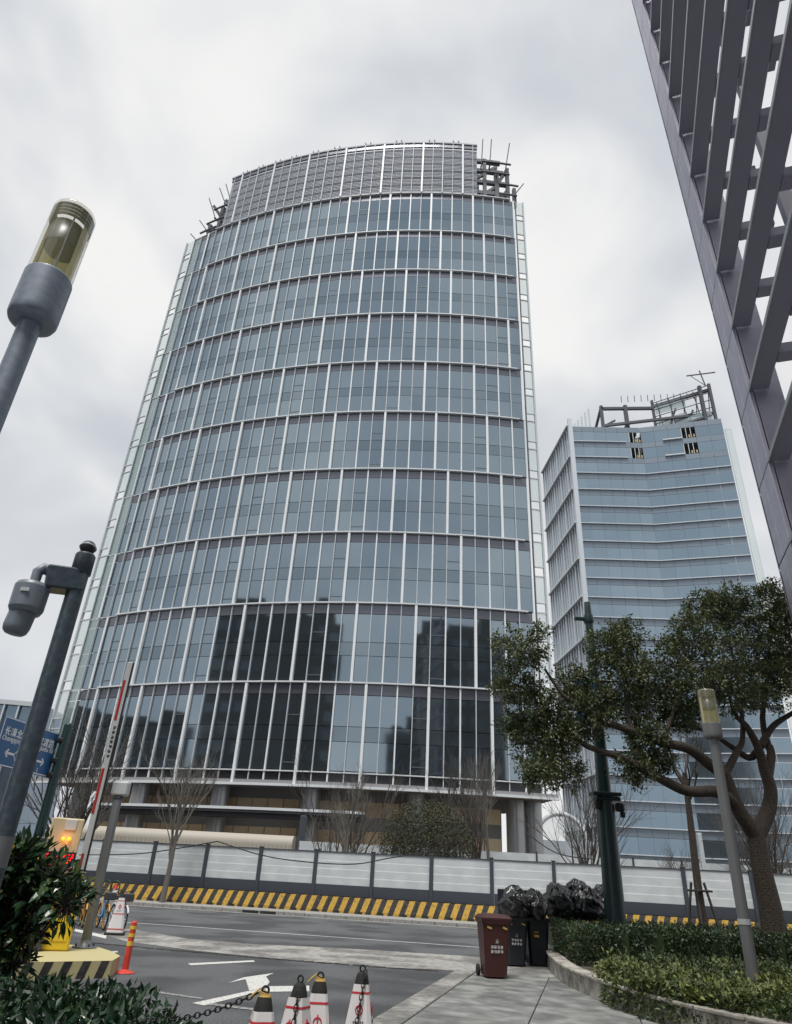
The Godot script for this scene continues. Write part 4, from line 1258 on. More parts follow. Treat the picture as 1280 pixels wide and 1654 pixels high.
func latin(parent: Node, called: String, text: String, at: Transform3D, height: float, m: Material):
	var f := SystemFont.new(); f.font_names = PackedStringArray(["Droid Sans"]); f.font_weight = 700
	var tm := TextMesh.new()
	tm.text = text; tm.font = f; tm.font_size = 64; tm.pixel_size = height / 46.0; tm.depth = 0.004
	tm.horizontal_alignment = HORIZONTAL_ALIGNMENT_LEFT; tm.vertical_alignment = VERTICAL_ALIGNMENT_BOTTOM
	part(parent, called, tm, m, at)

func road_sign():
	# the plate stands across the road, facing along it; local x runs from the near edge to the post
	var D := 22.0
	var tr := at_depth(97, 1185, D); var br := at_depth(79, 1256, D)
	var tl := on_level(15, 1157, tr.y)
	var dir := (tr - tl); dir.y = 0
	var wdt := dir.length() + 0.15
	dir = dir.normalized()
	var hgt := tr.y - br.y
	var post := Vector3(at_depth(106, 1190, D).x, 0, -D)
	var t := thing("road_sign", "blue street name sign with white arrows on a dark green post", "sign", post)
	var bs := Basis(dir, Vector3.UP, dir.cross(Vector3.UP))
	var o := tr - post - dir * wdt - Vector3(0, hgt, 0)        # lower left corner
	var pl := MB.new(); pl.bevel(Transform3D(bs, o + dir * wdt * 0.5 + Vector3(0, hgt * 0.5, 0)), Vector3(wdt, hgt, 0.03), 0.008)
	var plate := part(t, "plate", pl.mesh(), M.sign_blue)
	var at := func(z: float) -> Transform3D: return Transform3D(bs, o) * Transform3D(Basis(), Vector3(0, 0, z))
	var rim := MB.new()
	for e in [[0.03, 0.03, wdt - 0.03, 0.03], [0.03, hgt - 0.03, wdt - 0.03, hgt - 0.03], [0.03, 0.03, 0.03, hgt - 0.03], [wdt - 0.03, 0.03, wdt - 0.03, hgt - 0.03]]:
		rim.bar(Vector3(e[0], e[1], 0), Vector3(e[2], e[3], 0), 0.03, 0.004, Vector3(0, 0, 1))
	part(plate, "white_border", rim.mesh(), M.sign_white, at.call(0.019))
	var s := 0.235
	var tx := MB.new()
	var y := hgt * 0.62
	var k := 0
	for c in ["chang", "qing", "bei", "lu"]:
		strokes(tx, GLYPH[c], Vector2(0.14 + k * s * 1.12, y), s, 0.034); k += 1
	k = 0
	for c in ["zhou", "jia", "du", "lu"]:
		strokes(tx, GLYPH[c], Vector2(wdt - 0.14 - (4 - k) * s * 1.12, y), s, 0.034); k += 1
	part(plate, "characters", tx.mesh(), M.sign_white, at.call(0.019))
	latin(plate, "lettering", "Changqing Rd(N)", at.call(0.017) * Transform3D(Basis(), Vector3(0.12, y - 0.17, 0)), 0.12, M.sign_white)
	latin(plate, "lettering", "Zhoujiadu Rd", at.call(0.017) * Transform3D(Basis(), Vector3(wdt - 1.16, y - 0.17, 0)), 0.12, M.sign_white)
	var ar := MB.new()
	var segs := [[0.42, 0.36, 0.78, 0.36, 0.06], [0.42, 0.36, 0.53, 0.46, 0.05], [0.42, 0.36, 0.53, 0.26, 0.05], [0.78, 0.36, 0.9, 0.47, 0.02], [0.78, 0.36, 0.9, 0.2, 0.02], [0.9, 0.2, 0.9, 0.06, 0.02],
		[wdt - 0.42, 0.36, wdt - 0.78, 0.36, 0.06], [wdt - 0.42, 0.36, wdt - 0.53, 0.46, 0.05], [wdt - 0.42, 0.36, wdt - 0.53, 0.26, 0.05], [wdt - 0.78, 0.36, wdt - 0.9, 0.52, 0.02], [wdt - 0.78, 0.36, wdt - 0.9, 0.18, 0.02], [wdt - 0.9, 0.52, wdt - 1.05, 0.52, 0.02], [wdt - 0.9, 0.18, wdt - 1.05, 0.18, 0.02], [wdt - 1.0, 0.44, wdt - 1.0, 0.28, 0.05], [wdt - 0.62, 0.06, wdt - 0.62, 0.18, 0.02]]
	for q in segs:
		ar.bar(Vector3(q[0], q[1], 0), Vector3(q[2], q[3], 0), q[4], 0.004, Vector3(0, 0, 1))
	part(plate, "arrows", ar.mesh(), M.sign_white, at.call(0.019))
	var p := MB.new(); p.lathe([Vector2(0, 0), Vector2(0.15, 0), Vector2(0.13, tr.y + 0.25), Vector2(0.1, tr.y + 0.32), Vector2(0, tr.y + 0.33)], 16)
	part(t, "post", p.mesh(), M.pole_green)
	for yy in [tr.y - 0.2, tr.y - hgt * 0.62, br.y + 0.06]:
		var c := MB.new(); c.bevel(Transform3D(bs, Vector3(-0.12, yy, 0)), Vector3(0.3, 0.14, 0.3), 0.03)
		part(t, "clamp", c.mesh(), M.black_plastic)

# ---------------------------------------------------------------- the car park gate
func gate():
	var i := thing("gate_island", "raised kerb island with yellow and black striped side under the gate", "kerb", Vector3(-5.5, 0, -14.3))
	var out := PackedVector3Array()
	for p in [on_level(176, 1580), on_level(178, 1574) + Vector3(0.02, 0, -0.3), Vector3(-4.75, 0, -14.9), Vector3(-5.2, 0, -15.5), Vector3(-9.5, 0, -16.4), Vector3(-9.5, 0, -13.2), Vector3(-5.4, 0, -12.6)]:
		out.append(p - Vector3(-5.5, 0, -14.3))
	var m := MB.new(); m.prism(out, 0.24)
	part(i, "slab", m.mesh(), M.island_yellow)
	# black stripes down the sides that face the driveway
	for e in [[6, 0, 5], [1, 2, 4]]:
		var a: Vector3 = out[e[0]]; var b: Vector3 = out[e[1]]
		var n := (b - a).cross(Vector3.UP).normalized()
		if n.dot(a + b) < 0: n = -n
		for k in e[2]:
			var t0: float = (k + 0.15) / float(e[2]); var t1: float = (k + 0.6) / float(e[2])
			var s := MB.new()
			s.quad(a.lerp(b, t0) + n * 0.004, a.lerp(b, t1) + n * 0.004, a.lerp(b, minf(t1 + 0.05, 1)) + n * 0.004 + Vector3(0, 0.238, 0), a.lerp(b, t0 + 0.05) + n * 0.004 + Vector3(0, 0.238, 0))
			part(i, "stripe", s.mesh(), M.stripe_black)
	# barrier machine with raised arm
	var g := thing("gate_barrier", "yellow barrier machine with raised red and white arm", "barrier", Vector3(-5.62, 0.24, -14.55), 0.35)
	var c := MB.new(); c.bevel(T(Vector3(-0.1, 0.6, 0)), Vector3(0.62, 1.2, 0.42), 0.03)
	var cb := part(g, "housing", c.mesh(), M.cabinet_yellow)
	var dr := MB.new(); dr.bevel(T(Vector3(-0.1, 0.55, 0.215)), Vector3(0.5, 0.8, 0.014), 0.004); part(cb, "door", dr.mesh(), M.cabinet_yellow)
	var tp2 := MB.new(); tp2.bevel(T(Vector3(-0.1, 1.22, 0)), Vector3(0.66, 0.05, 0.46), 0.02); part(cb, "lid", tp2.mesh(), M.cabinet_dark)
	var arm := Node3D.new(); arm.name = "arm_joint"
	var a0 := Vector3(0.1, 1.0, -0.28)
	var am := MB.new(); am.bevel(T(a0 + Vector3(0, 2.1, 0)), Vector3(0.115, 4.4, 0.05), 0.012)
	var ap := part(g, "arm", am.mesh(), M.arm_white)
	arm.free()
	var edge := MB.new(); edge.bevel(T(a0 + Vector3(0.07, 2.1, 0)), Vector3(0.035, 4.4, 0.06), 0.01); part(ap, "rubber_edge", edge.mesh(), M.black_rubber)
	for q in [[3.05, 3.9], [1.25, 2.1], [-0.2, 0.55]]:
		var r := MB.new(); r.bevel(T(a0 + Vector3(-0.03, (q[0] + q[1]) * 0.5, 0.0265)), Vector3(0.05, q[1] - q[0], 0.006), 0.002); part(ap, "red_strip", r.mesh(), M.arm_red)
	var tx := MB.new()
	for k in 7:
		strokes(tx, blurred_glyph(900 + k), Vector2(-0.035, k * 0.095), 0.065, 0.012)
	part(ap, "lettering", tx.mesh(), M.cabinet_dark, T(a0 + Vector3(0.0, 2.3, 0.0265))).set_meta("kind", "stuff")
	# taller cabinet behind
	var k2 := thing("ticket_cabinet", "tall yellow ticket cabinet with dark flat top behind leafy shrub", "cabinet", Vector3(-6.5, 0.24, -14.3), 0.3)
	var kb := MB.new(); kb.bevel(T(Vector3(0, 0.83, 0)), Vector3(0.8, 1.66, 0.55), 0.03); part(k2, "housing", kb.mesh(), M.cabinet_yellow)
	var kt := MB.new(); kt.bevel(T(Vector3(0.02, 1.72, 0)), Vector3(0.96, 0.11, 0.7), 0.02); part(k2, "top", kt.mesh(), M.cabinet_dark)
	var kf := MB.new(); kf.bevel(T(Vector3(0.41, 1.45, 0.05)), Vector3(0.06, 0.3, 0.3), 0.01); part(k2, "side_box", kf.mesh(), M.cam_pale)
	# LED board with amber lamp
	var l := thing("display_board", "cream display board with glowing amber lamp and red LED characters", "display", Vector3(-5.78, 0.24, -14.1), 0.4)
	var ls := MB.new(); ls.bevel(T(Vector3(0, 0.72, -0.1)), Vector3(0.16, 1.44, 0.12), 0.01); part(l, "stand", ls.mesh(), M.cabinet_dark)
	var lb := MB.new(); lb.bevel(T(Vector3(0, 1.66, -0.03)), Vector3(0.56, 0.9, 0.14), 0.02); part(l, "case", lb.mesh(), M.panel_cream)
	var wc := MB.new(); wc.bevel(T(Vector3(0.06, 2.0, 0.045)), Vector3(0.2, 0.18, 0.02), 0.006); part(l, "white_card", wc.mesh(), M.print_white)
	var bl := MB.new(); bl.bevel(T(Vector3(0, 1.4, 0.042)), Vector3(0.54, 0.3, 0.02), 0.006); part(l, "led_screen", bl.mesh(), M.black_plastic)
	var lm := MB.new()
	for q in [-0.05, 0.06]:
		var pr := []
		for w in 7:
			var a := -PI * 0.5 + PI * w / 6.0
			pr.append(Vector2(0.034 * cos(a), 0.034 * sin(a)))
		lm.lathe(pr, 12, T(Vector3(q + 0.03, 1.76, 0.06)))
	part(l, "amber_lamp", lm.mesh(), M.led_amber)
	var lt := MB.new()
	for row in 2:
		for col in 4:
			strokes(lt, blurred_glyph(40 + row * 4 + col), Vector2(-0.25 + col * 0.127, 1.275 + (1 - row) * 0.13), 0.11, 0.016)
	part(l, "led_characters", lt.mesh(), M.led_red, T(Vector3(0, 0, 0.056)))
	var ol := OmniLight3D.new(); ol.name = "amber_glow"; ol.light_color = Color(1.0, 0.62, 0.2); ol.light_energy = 0.012; ol.omni_range = 6.0; ol.light_size = 0.05; ol.shadow_enabled = true; ol.position = Vector3(0.03, 1.76, 0.16)
	l.add_child(ol)
	# slim post with a box on top
	var p := thing("sensor_post", "slim grey post with pale box on top bolted to the striped island", "post", Vector3(-5.35, 0.24, -15.2))
	var pm := MB.new(); pm.bevel(T(Vector3(0, 1.3, 0)), Vector3(0.15, 2.6, 0.13), 0.02); part(p, "shaft", pm.mesh(), M.pole_grey)
	var ft := MB.new(); ft.lathe([Vector2(0.0, 0.0), Vector2(0.22, 0.0), Vector2(0.22, 0.025), Vector2(0.13, 0.03), Vector2(0.1, 0.14)], 16); part(p, "foot_plate", ft.mesh(), M.pole_grey)
	for k in 4:
		var a := PI * 0.25 + k * PI * 0.5
		var bo := MB.new(); bo.lathe([Vector2(0.0, 0.02), Vector2(0.018, 0.02), Vector2(0.018, 0.07), Vector2(0, 0.075)], 8, T(Vector3(cos(a) * 0.17, 0, sin(a) * 0.17))); part(p, "bolt", bo.mesh(), M.pole_slate)
	var bx := MB.new(); bx.bevel(T(Vector3(0.02, 2.77, 0)), Vector3(0.33, 0.27, 0.2), 0.03); part(p, "box", bx.mesh(), M.cam_pale)
	var nk := MB.new(); nk.bevel(T(Vector3(0, 2.6, 0)), Vector3(0.18, 0.08, 0.16), 0.02); part(p, "neck", nk.mesh(), M.cabinet_dark)
	# flexible bollard
	var b := thing("flexible_bollard", "red and yellow banded flexible bollard standing alone on the driveway", "bollard", Vector3(-4.21, 0, -14.17))
	var bb := MB.new(); bb.lathe([Vector2(0, 0), Vector2(0.17, 0), Vector2(0.17, 0.015), Vector2(0.09, 0.035), Vector2(0.06, 0.06)], 20); part(b, "base", bb.mesh(), M.bollard_red)
	var bt := MB.new(); bt.lathe([Vector2(0.056, 0.03), Vector2(0.05, 0.74), Vector2(0.045, 0.765), Vector2(0, 0.77)], 18); part(b, "tube", bt.mesh(), M.bollard_red)
	for y in [[0.4, 0.47], [0.53, 0.585], [0.645, 0.7]]:
		var r := MB.new(); r.lathe([Vector2(0.0565, y[0]), Vector2(0.0555, y[1])], 18); part(b, "band", r.mesh(), M.bollard_yellow)

# ---------------------------------------------------------------- cones, chains
func cone_shape(t: Node3D, mark: bool):
	# square tapered cone with a black cap, red hoops and a red emblem
	var b := MB.new()
	var ring := func(y: float) -> Array:
		var r: float = lerpf(0.19, 0.066, clampf((y - 0.05) / 0.72, 0, 1))
		return [Vector3(-r * 0.72, y, r), Vector3(r * 0.72, y, r), Vector3(r, y, r * 0.72), Vector3(r, y, -r * 0.72), Vector3(r * 0.72, y, -r), Vector3(-r * 0.72, y, -r), Vector3(-r, y, -r * 0.72), Vector3(-r, y, r * 0.72)]
	var band := func(m: MB, y0: float, y1: float, off: float):
		var p: Array = ring.call(y0); var q: Array = ring.call(y1)
		for k in 8:
			var o := Vector3(1 + off, 1, 1 + off)
			m.quad(p[k] * o, p[(k + 1) % 8] * o, q[(k + 1) % 8] * o, q[k] * o)
	band.call(b, 0.05, 0.77, 0.0)
	part(t, "body", b.mesh(), M.cone_white)
	var bs := MB.new(); bs.bevel(T(Vector3(0, 0.03, 0)), Vector3(0.46, 0.06, 0.46), 0.02)
	part(t, "base", bs.mesh(), M.black_rubber)
	for y in [[0.7, 0.715], [0.43, 0.447], [0.12, 0.14]]:
		var m := MB.new(); band.call(m, y[0], y[1], 0.03); part(t, "red_hoop", m.mesh(), M.cone_red)
	var c := MB.new(); c.lathe([Vector2(0.068, 0.765), Vector2(0.066, 0.78), Vector2(0.05, 0.84), Vector2(0.03, 0.86), Vector2(0.0, 0.862)], 14)
	part(t, "cap", c.mesh(), M.black_rubber)
	var e := MB.new(); e.torus(T(Vector3(0, 0.885, 0)), 0.024, 0.008, 16, 6)
	part(t, "ring", e.mesh(), M.black_rubber)
	if mark:
		for f in 2:
			var m := MB.new()
			m.torus(Transform3D(), 0.032, 0.0045, 20, 5)
			m.box(T(Vector3(0, 0, 0)), Vector3(0.011, 0.1, 0.006))
			var tilt := Basis(Vector3.UP, f * PI * 0.5) * Basis(Vector3.RIGHT, -0.17)
			part(t, "emblem", m.mesh(), M.cone_red, Transform3D(tilt, Basis(Vector3.UP, f * PI * 0.5) * Vector3(0, 0.585, 0.102)))
			var x := MB.new()
			for k in 5: strokes(x, blurred_glyph(300 + k), Vector2(-0.048 + k * 0.02, 0), 0.015, 0.003)
			part(t, "lettering", x.mesh(), M.cabinet_dark, Transform3D(tilt, Basis(Vector3.UP, f * PI * 0.5) * Vector3(0, 0.49, 0.118))).set_meta("kind", "stuff")

func chain(label: String, a: Vector3, b: Vector3, sag: float):
	var m := MB.new()
	var L := a.distance_to(b) + sag
	var n := int(L / 0.042)
	var prev := a
	for k in n:
		var t := (k + 0.5) / n
		var p := a.lerp(b, t) - Vector3(0, sag * 4.0 * t * (1 - t), 0)
		var t2 := (k + 0.7) / n
		var d := (a.lerp(b, t2) - Vector3(0, sag * 4.0 * t2 * (1 - t2), 0) - p).normalized()
		var x := d
		var y := Vector3.UP.cross(x).normalized() if absf(x.y) < 0.95 else Vector3.RIGHT
		var z := x.cross(y)
		var bs := Basis(x, y, z) if k % 2 == 0 else Basis(x, z, -y)
		m.torus(Transform3D(bs.scaled_local(Vector3(1.35, 0.85, 1.0)), p), 0.019, 0.0055, 10, 5)
	single("chain", m.mesh(), M.chain_black, label, "chain")

func cones():
	var spots := [[Vector3(-0.73, 0, -5.86), 0.3, "white road cone tied with yellow cord to a chain running into the hedge"], [Vector3(-0.55, 0, -6.57), -0.5, "white road cone with black chain hanging straight down its face"], [Vector3(-0.41, 0, -6.85), 0.1, "white road cone with yellow cord knotted round its black cap"], [Vector3(-0.07, 0, -7.56), -0.1, "white road cone standing apart nearest the slab plaza"]]
	var first: Node3D = null
	for s in spots:
		var t: Node3D
		if first == null:
			t = thing("road_cone", s[2], "cone", s[0], s[1], "white road cones in the driveway")
			cone_shape(t, true)
			first = t
		else:
			t = again(first, s[0], s[1], s[2])
	var cordspots := [[spots[0][0], "yellow cord tied to the cap of the cone beside the hedge"], [spots[2][0], "yellow cord knotted on the cap of the cone in the close pair"]]
	for c in cordspots:
		var m := MB.new()
		for k in 5:
			m.torus(T(c[0] + Vector3(0.0, 0.845 + 0.007 * k, 0), 0.3 * k, 1.45 + 0.1 * k), 0.044 - 0.003 * k, 0.0045, 14, 5)
		m.tube(PackedVector3Array([c[0] + Vector3(-0.03, 0.9, 0.02), c[0] + Vector3(-0.07, 0.87, 0.04), c[0] + Vector3(-0.1, 0.84, 0.05)]), PackedFloat32Array([0.006, 0.007, 0.004]), 6)
		single("yellow_cord", m.mesh(), M.tape_yellow, c[1], "cord")
	chain("black chain sagging from a cone into the low hedge", spots[0][0] + Vector3(-0.05, 0.87, 0.02), Vector3(-1.75, 0.62, -6.2), 0.06)
	chain("black chain hanging down the front of a cone", spots[1][0] + Vector3(-0.0, 0.82, 0.085), spots[1][0] + Vector3(-0.03, 0.25, 0.19), 0.0)
	chain("black chain slanting down the side of the cone near the plaza", spots[3][0] + Vector3(0.03, 0.88, 0.07), spots[3][0] + Vector3(-0.06, 0.25, 0.2), 0.01)
	var f := thing("road_cone", "white road cone with black top and base beside the parked bicycles", "cone", Vector3(-6.85, 0, -21.5), 0.25)
	cone_shape(f, true)
	f.scale = Vector3.ONE * 1.12
	# little red and white cone on the far pavement
	var d := thing("small_cone", "small red and white cone with black foot on the far pavement", "cone", road(-20.4, -36.6, 0.14))
	var dc := MB.new(); dc.lathe([Vector2(0.16, 0.05), Vector2(0.06, 0.7), Vector2(0, 0.71)], 14); part(d, "body", dc.mesh(), M.bollard_red)
	var dw := MB.new(); dw.lathe([Vector2(0.134, 0.22), Vector2(0.1, 0.45)], 14); part(d, "white_band", dw.mesh(), M.cone_white)
	var db := MB.new(); db.bevel(T(Vector3(0, 0.05, 0)), Vector3(0.5, 0.1, 0.5), 0.03); part(d, "base", db.mesh(), M.black_rubber)

# ---------------------------------------------------------------- bins and bags
func bin(t: Node3D, body: Material, lid: Material, open: bool):
	var b := MB.new()
	var lo := Vector3(0.44, 0.1, 0.5); var hi := Vector3(0.56, 0.98, 0.66)
	var ring := func(y: float, grow := 0.0) -> Array:
		var k: float = (y - 0.1) / 0.88
		var w: float = lerpf(lo.x, hi.x, k) * 0.5 + grow; var d: float = lerpf(lo.z, hi.z, k) * 0.5 + grow
		var r := 0.06
		return [Vector3(-w + r, y, d), Vector3(w - r, y, d), Vector3(w, y, d - r), Vector3(w, y, -d + r), Vector3(w - r, y, -d), Vector3(-w + r, y, -d), Vector3(-w, y, -d + r), Vector3(-w, y, d - r)]
	var p: Array = ring.call(0.03); var q: Array = ring.call(0.98)
	for k in 8: b.quad(p[k], p[(k + 1) % 8], q[(k + 1) % 8], q[k])
	for k in range(1, 7): b.tri(p[0], p[k + 1], p[k])
	part(t, "tub", b.mesh(), body)
	var rm := MB.new()
	p = ring.call(0.93, 0.025); q = ring.call(0.995, 0.03)
	for k in 8: rm.quad(p[k], p[(k + 1) % 8], q[(k + 1) % 8], q[k])
	for k in range(1, 7): rm.tri(q[0], q[k], q[k + 1])
	part(t, "rim", rm.mesh(), body)
	var l := MB.new()
	if not open:
		var prof := [[0.995, 0.035], [1.03, 0.035], [1.075, -0.02], [1.095, -0.12]]
		for s in 3:
			p = ring.call(prof[s][0], prof[s][1]); q = ring.call(prof[s + 1][0], prof[s + 1][1])
			for k in 8: l.quad(p[k], p[(k + 1) % 8], q[(k + 1) % 8], q[k])
		for k in range(1, 7): l.tri(q[0], q[k], q[k + 1])
		part(t, "lid", l.mesh(), lid)
	else:
		l.bevel(T(Vector3(0, 1.28, -0.38), 0.0, -0.12), Vector3(0.56, 0.6, 0.05), 0.02)
		part(t, "lid", l.mesh(), lid)
	for s in [-1, 1]:
		var w := MB.new(); w.lathe([Vector2(0, -0.03), Vector2(0.09, -0.03), Vector2(0.1, -0.02), Vector2(0.1, 0.02), Vector2(0.09, 0.03), Vector2(0, 0.03)], 18, T(Vector3(s * 0.27, 0.1, -0.22), 0, 0, PI * 0.5))
		part(t, "wheel", w.mesh(), M.black_rubber)
	var ax := MB.new(); ax.rod(Vector3(-0.24, 0.1, -0.22), Vector3(0.24, 0.1, -0.22), 0.015, 8); part(t, "axle", ax.mesh(), M.pole_grey)
	var hd := MB.new(); hd.rod(Vector3(-0.2, 0.98, -0.39), Vector3(0.2, 0.98, -0.39), 0.018, 8); part(t, "handle", hd.mesh(), body)

func bin_print(t: Node3D, sd: int):
	var x := MB.new()
	for row in 2:
		for col in 4:
			strokes(x, blurred_glyph(sd + row * 4 + col), Vector2(-0.13 + col * 0.066, 0.5 - row * 0.075), 0.055, 0.009)
	x.torus(T(Vector3(0, 0.64, 0)), 0.022, 0.004, 14, 4)
	x.bar(Vector3(-0.03, 0.605, 0), Vector3(0.03, 0.605, 0), 0.008, 0.002, Vector3(0, 0, 1))
	part(t, "print", x.mesh(), M.print_white, T(Vector3(0, 0.0, 0.299), 0.0, 0.0))
	for s in [-1, 1]:
		var m := MB.new(); m.bar(Vector3(s * 0.16 - 0.045, 0.875, 0), Vector3(s * 0.16 + 0.045, 0.845, 0), 0.035, 0.003, Vector3(0, 0, 1))
		part(t, "tape", m.mesh(), M.tape_yellow, T(Vector3(0, 0, 0.33)))

func rubbish_bag(label: String, at: Vector3, size: Vector3, sd: int, turn := 0.0):
	# a knotted film bag: lumpy ball with gathered pleats towards the knot
	var f := FastNoiseLite.new(); f.seed = sd; f.frequency = 1.6; f.fractal_octaves = 4
	var f2 := FastNoiseLite.new(); f2.seed = sd + 9; f2.frequency = 4.2; f2.fractal_octaves = 2; f2.fractal_type = FastNoiseLite.FRACTAL_RIDGED
	var st := SurfaceTool.new(); st.begin(Mesh.PRIMITIVE_TRIANGLES)
	st.set_smooth_group(0)
	var rows := 30; var cols := 44
	var P := []
	for r in rows + 1:
		var line := []
		var th := PI * r / rows
		for c in cols:
			var ph := TAU * c / cols
			var d := Vector3(sin(th) * cos(ph), cos(th), sin(th) * sin(ph))
			var k := 1.0 + f.get_noise_3dv(d * 0.8) * 0.3 + f2.get_noise_3dv(d * 0.7) * 0.07 + 0.05 * sin(ph * 13.0 + sd) * clampf(d.y + 0.1, 0, 1)
			if d.y > 0.8: k *= 1.0 + (d.y - 0.8) * 0.9
			var v := d * k
			v.y = maxf(v.y, -0.75)
			line.append(v * size)
		P.append(line)
	for r in rows:
		for c in cols:
			var a: Vector3 = P[r][c]; var b: Vector3 = P[r][(c + 1) % cols]; var e: Vector3 = P[r + 1][c]; var g: Vector3 = P[r + 1][(c + 1) % cols]
			for v in [a, e, b, b, e, g]:
				st.add_vertex(v)
	st.index()
	st.generate_normals()
	var mesh := st.commit()
	single("rubbish_bag", mesh, M.bag_film, label, "bag", T(at, turn))

func bins():
	var t := thing("wheelie_bin", "dark red wheelie bin with closed lid in front of the black bins", "bin", Vector3(2.47, 0.033, -16.3), 0.1)
	bin(t, M.bin_red, M.bin_red, false); bin_print(t, 500)
	var u := thing("wheelie_bin", "black wheelie bin with white print and an overflowing bag just behind the red bin", "bin", Vector3(3.4, 0.008, -19.2), 0.08)
	bin(u, M.bin_black, M.bin_black, true); bin_print(u, 520)
	var v := thing("wheelie_bin", "plain black wheelie bin standing beside the printed black one", "bin", Vector3(4.0, 0.008, -19.55), 0.05)
	bin(v, M.bin_black, M.bin_black, true)
	var sm := MB.new(); sm.bar(Vector3(-0.06, 0.62, 0), Vector3(0.06, 0.62, 0), 0.05, 0.003, Vector3(0, 0, 1)); sm.bar(Vector3(-0.05, 0.7, 0), Vector3(0.05, 0.7, 0), 0.02, 0.003, Vector3(0, 0, 1))
	part(v, "print", sm.mesh(), M.stripe_yellow, T(Vector3(-0.05, 0, 0.305)))
	var w := thing("wheelie_bin", "black wheelie bin heaped with bags at the end of the hedge", "bin", Vector3(5.0, 0.008, -20.9), -0.1)
	bin(w, M.bin_black, M.bin_black, true)
	rubbish_bag("big glossy black bag bulging over the printed black bin", Vector3(3.42, 1.26, -19.0), Vector3(0.38, 0.32, 0.36), 3)
	rubbish_bag("glossy black bag slumped over the rim of the plain black bin", Vector3(3.98, 1.2, -19.4), Vector3(0.3, 0.34, 0.33), 14)
	rubbish_bag("crumpled black bag hanging over the side of the bin by the hedge", Vector3(4.85, 1.32, -20.6), Vector3(0.4, 0.4, 0.38), 21)
	rubbish_bag("round knotted black bag perched highest on the rubbish heap", Vector3(5.5, 1.64, -21.1), Vector3(0.3, 0.23, 0.3), 35)
	rubbish_bag("wide black bag lying behind the hedge top below the perched bag", Vector3(5.65, 1.25, -20.9), Vector3(0.5, 0.38, 0.38), 47)
	rubbish_bag("black bag wedged between the heap and the dark green mast", Vector3(6.3, 1.42, -21.4), Vector3(0.36, 0.34, 0.34), 58)

# ---------------------------------------------------------------- bicycles and rails
func bicycle(label: String, at: Vector3, turn: float, frame: Material, guard: Material):
	var t := thing("bicycle", label, "bicycle", at, turn, "shared bicycles parked by the driveway")
	for x in [-0.5, 0.5]:
		var ty := MB.new(); ty.torus(T(Vector3(x, 0.31, 0)), 0.29, 0.022, 28, 6)
		var w := part(t, "wheel", ty.mesh(), M.black_rubber)
		var sp := MB.new()
		for k in 7: sp.rod(Vector3(x, 0.31, 0), Vector3(x + 0.28 * cos(TAU * k / 7), 0.31 + 0.28 * sin(TAU * k / 7), 0), 0.006, 4)
		sp.torus(T(Vector3(x, 0.31, 0)), 0.265, 0.012, 24, 4)
		part(w, "rim", sp.mesh(), guard)
	var f := MB.new()
	f.tube(PackedVector3Array([Vector3(-0.5, 0.31, 0.04), Vector3(-0.1, 0.3, 0), Vector3(0.12, 0.36, 0), Vector3(0.36, 0.72, 0)]), PackedFloat32Array([0.02, 0.035, 0.04, 0.035]), 8)
	f.rod(Vector3(-0.1, 0.28, 0), Vector3(-0.22, 0.78, 0), 0.026, 8)
	f.rod(Vector3(-0.18, 0.55, 0), Vector3(-0.5, 0.31, -0.04), 0.016, 6)
	part(t, "frame", f.mesh(), frame)
	var fk := MB.new(); fk.rod(Vector3(0.5, 0.31, 0.05), Vector3(0.39, 0.66, 0.05), 0.014, 6); fk.rod(Vector3(0.5, 0.31, -0.05), Vector3(0.39, 0.66, -0.05), 0.014, 6); fk.rod(Vector3(0.4, 0.64, 0), Vector3(0.33, 0.95, 0), 0.02, 8)
	part(t, "fork", fk.mesh(), frame)
	var gd := MB.new()
	for s in [-0.5, 0.5]:
		var pts := PackedVector3Array(); var rr := PackedFloat32Array()
		for k in 9:
			var a := lerpf(0.35, 2.7, k / 8.0) if s < 0 else lerpf(0.5, 2.4, k / 8.0)
			pts.append(Vector3(s + 0.34 * cos(a), 0.31 + 0.34 * sin(a), 0)); rr.append(0.028)
		gd.tube(pts, rr, 6)
	part(t, "mudguard", gd.mesh(), guard)
	var hb := MB.new(); hb.tube(PackedVector3Array([Vector3(0.2, 1.04, 0.27), Vector3(0.32, 1.0, 0.14), Vector3(0.33, 0.97, 0), Vector3(0.32, 1.0, -0.14), Vector3(0.2, 1.04, -0.27)]), PackedFloat32Array([0.018, 0.014, 0.014, 0.014, 0.018]), 6)
	part(t, "handlebar", hb.mesh(), M.black_plastic)
	var sd := MB.new(); sd.bevel(T(Vector3(-0.25, 0.84, 0)), Vector3(0.26, 0.07, 0.15), 0.03); sd.bevel(T(Vector3(-0.12, 0.84, 0)), Vector3(0.12, 0.05, 0.07), 0.02)
	part(t, "saddle", sd.mesh(), M.black_plastic)
	var bk := MB.new(); bk.bevel(T(Vector3(0.5, 0.84, 0)), Vector3(0.24, 0.2, 0.3), 0.02)
	part(t, "basket", bk.mesh(), M.cabinet_dark)
	var pd := MB.new(); pd.rod(Vector3(-0.1, 0.3, 0.08), Vector3(0.04, 0.2, 0.08), 0.012, 6); pd.rod(Vector3(-0.1, 0.3, -0.08), Vector3(-0.22, 0.4, -0.08), 0.012, 6); pd.bevel(T(Vector3(0.04, 0.2, 0.12)), Vector3(0.08, 0.02, 0.08), 0.005); pd.bevel(T(Vector3(-0.22, 0.4, -0.12)), Vector3(0.08, 0.02, 0.08), 0.005)
	part(t, "crank", pd.mesh(), M.black_plastic)

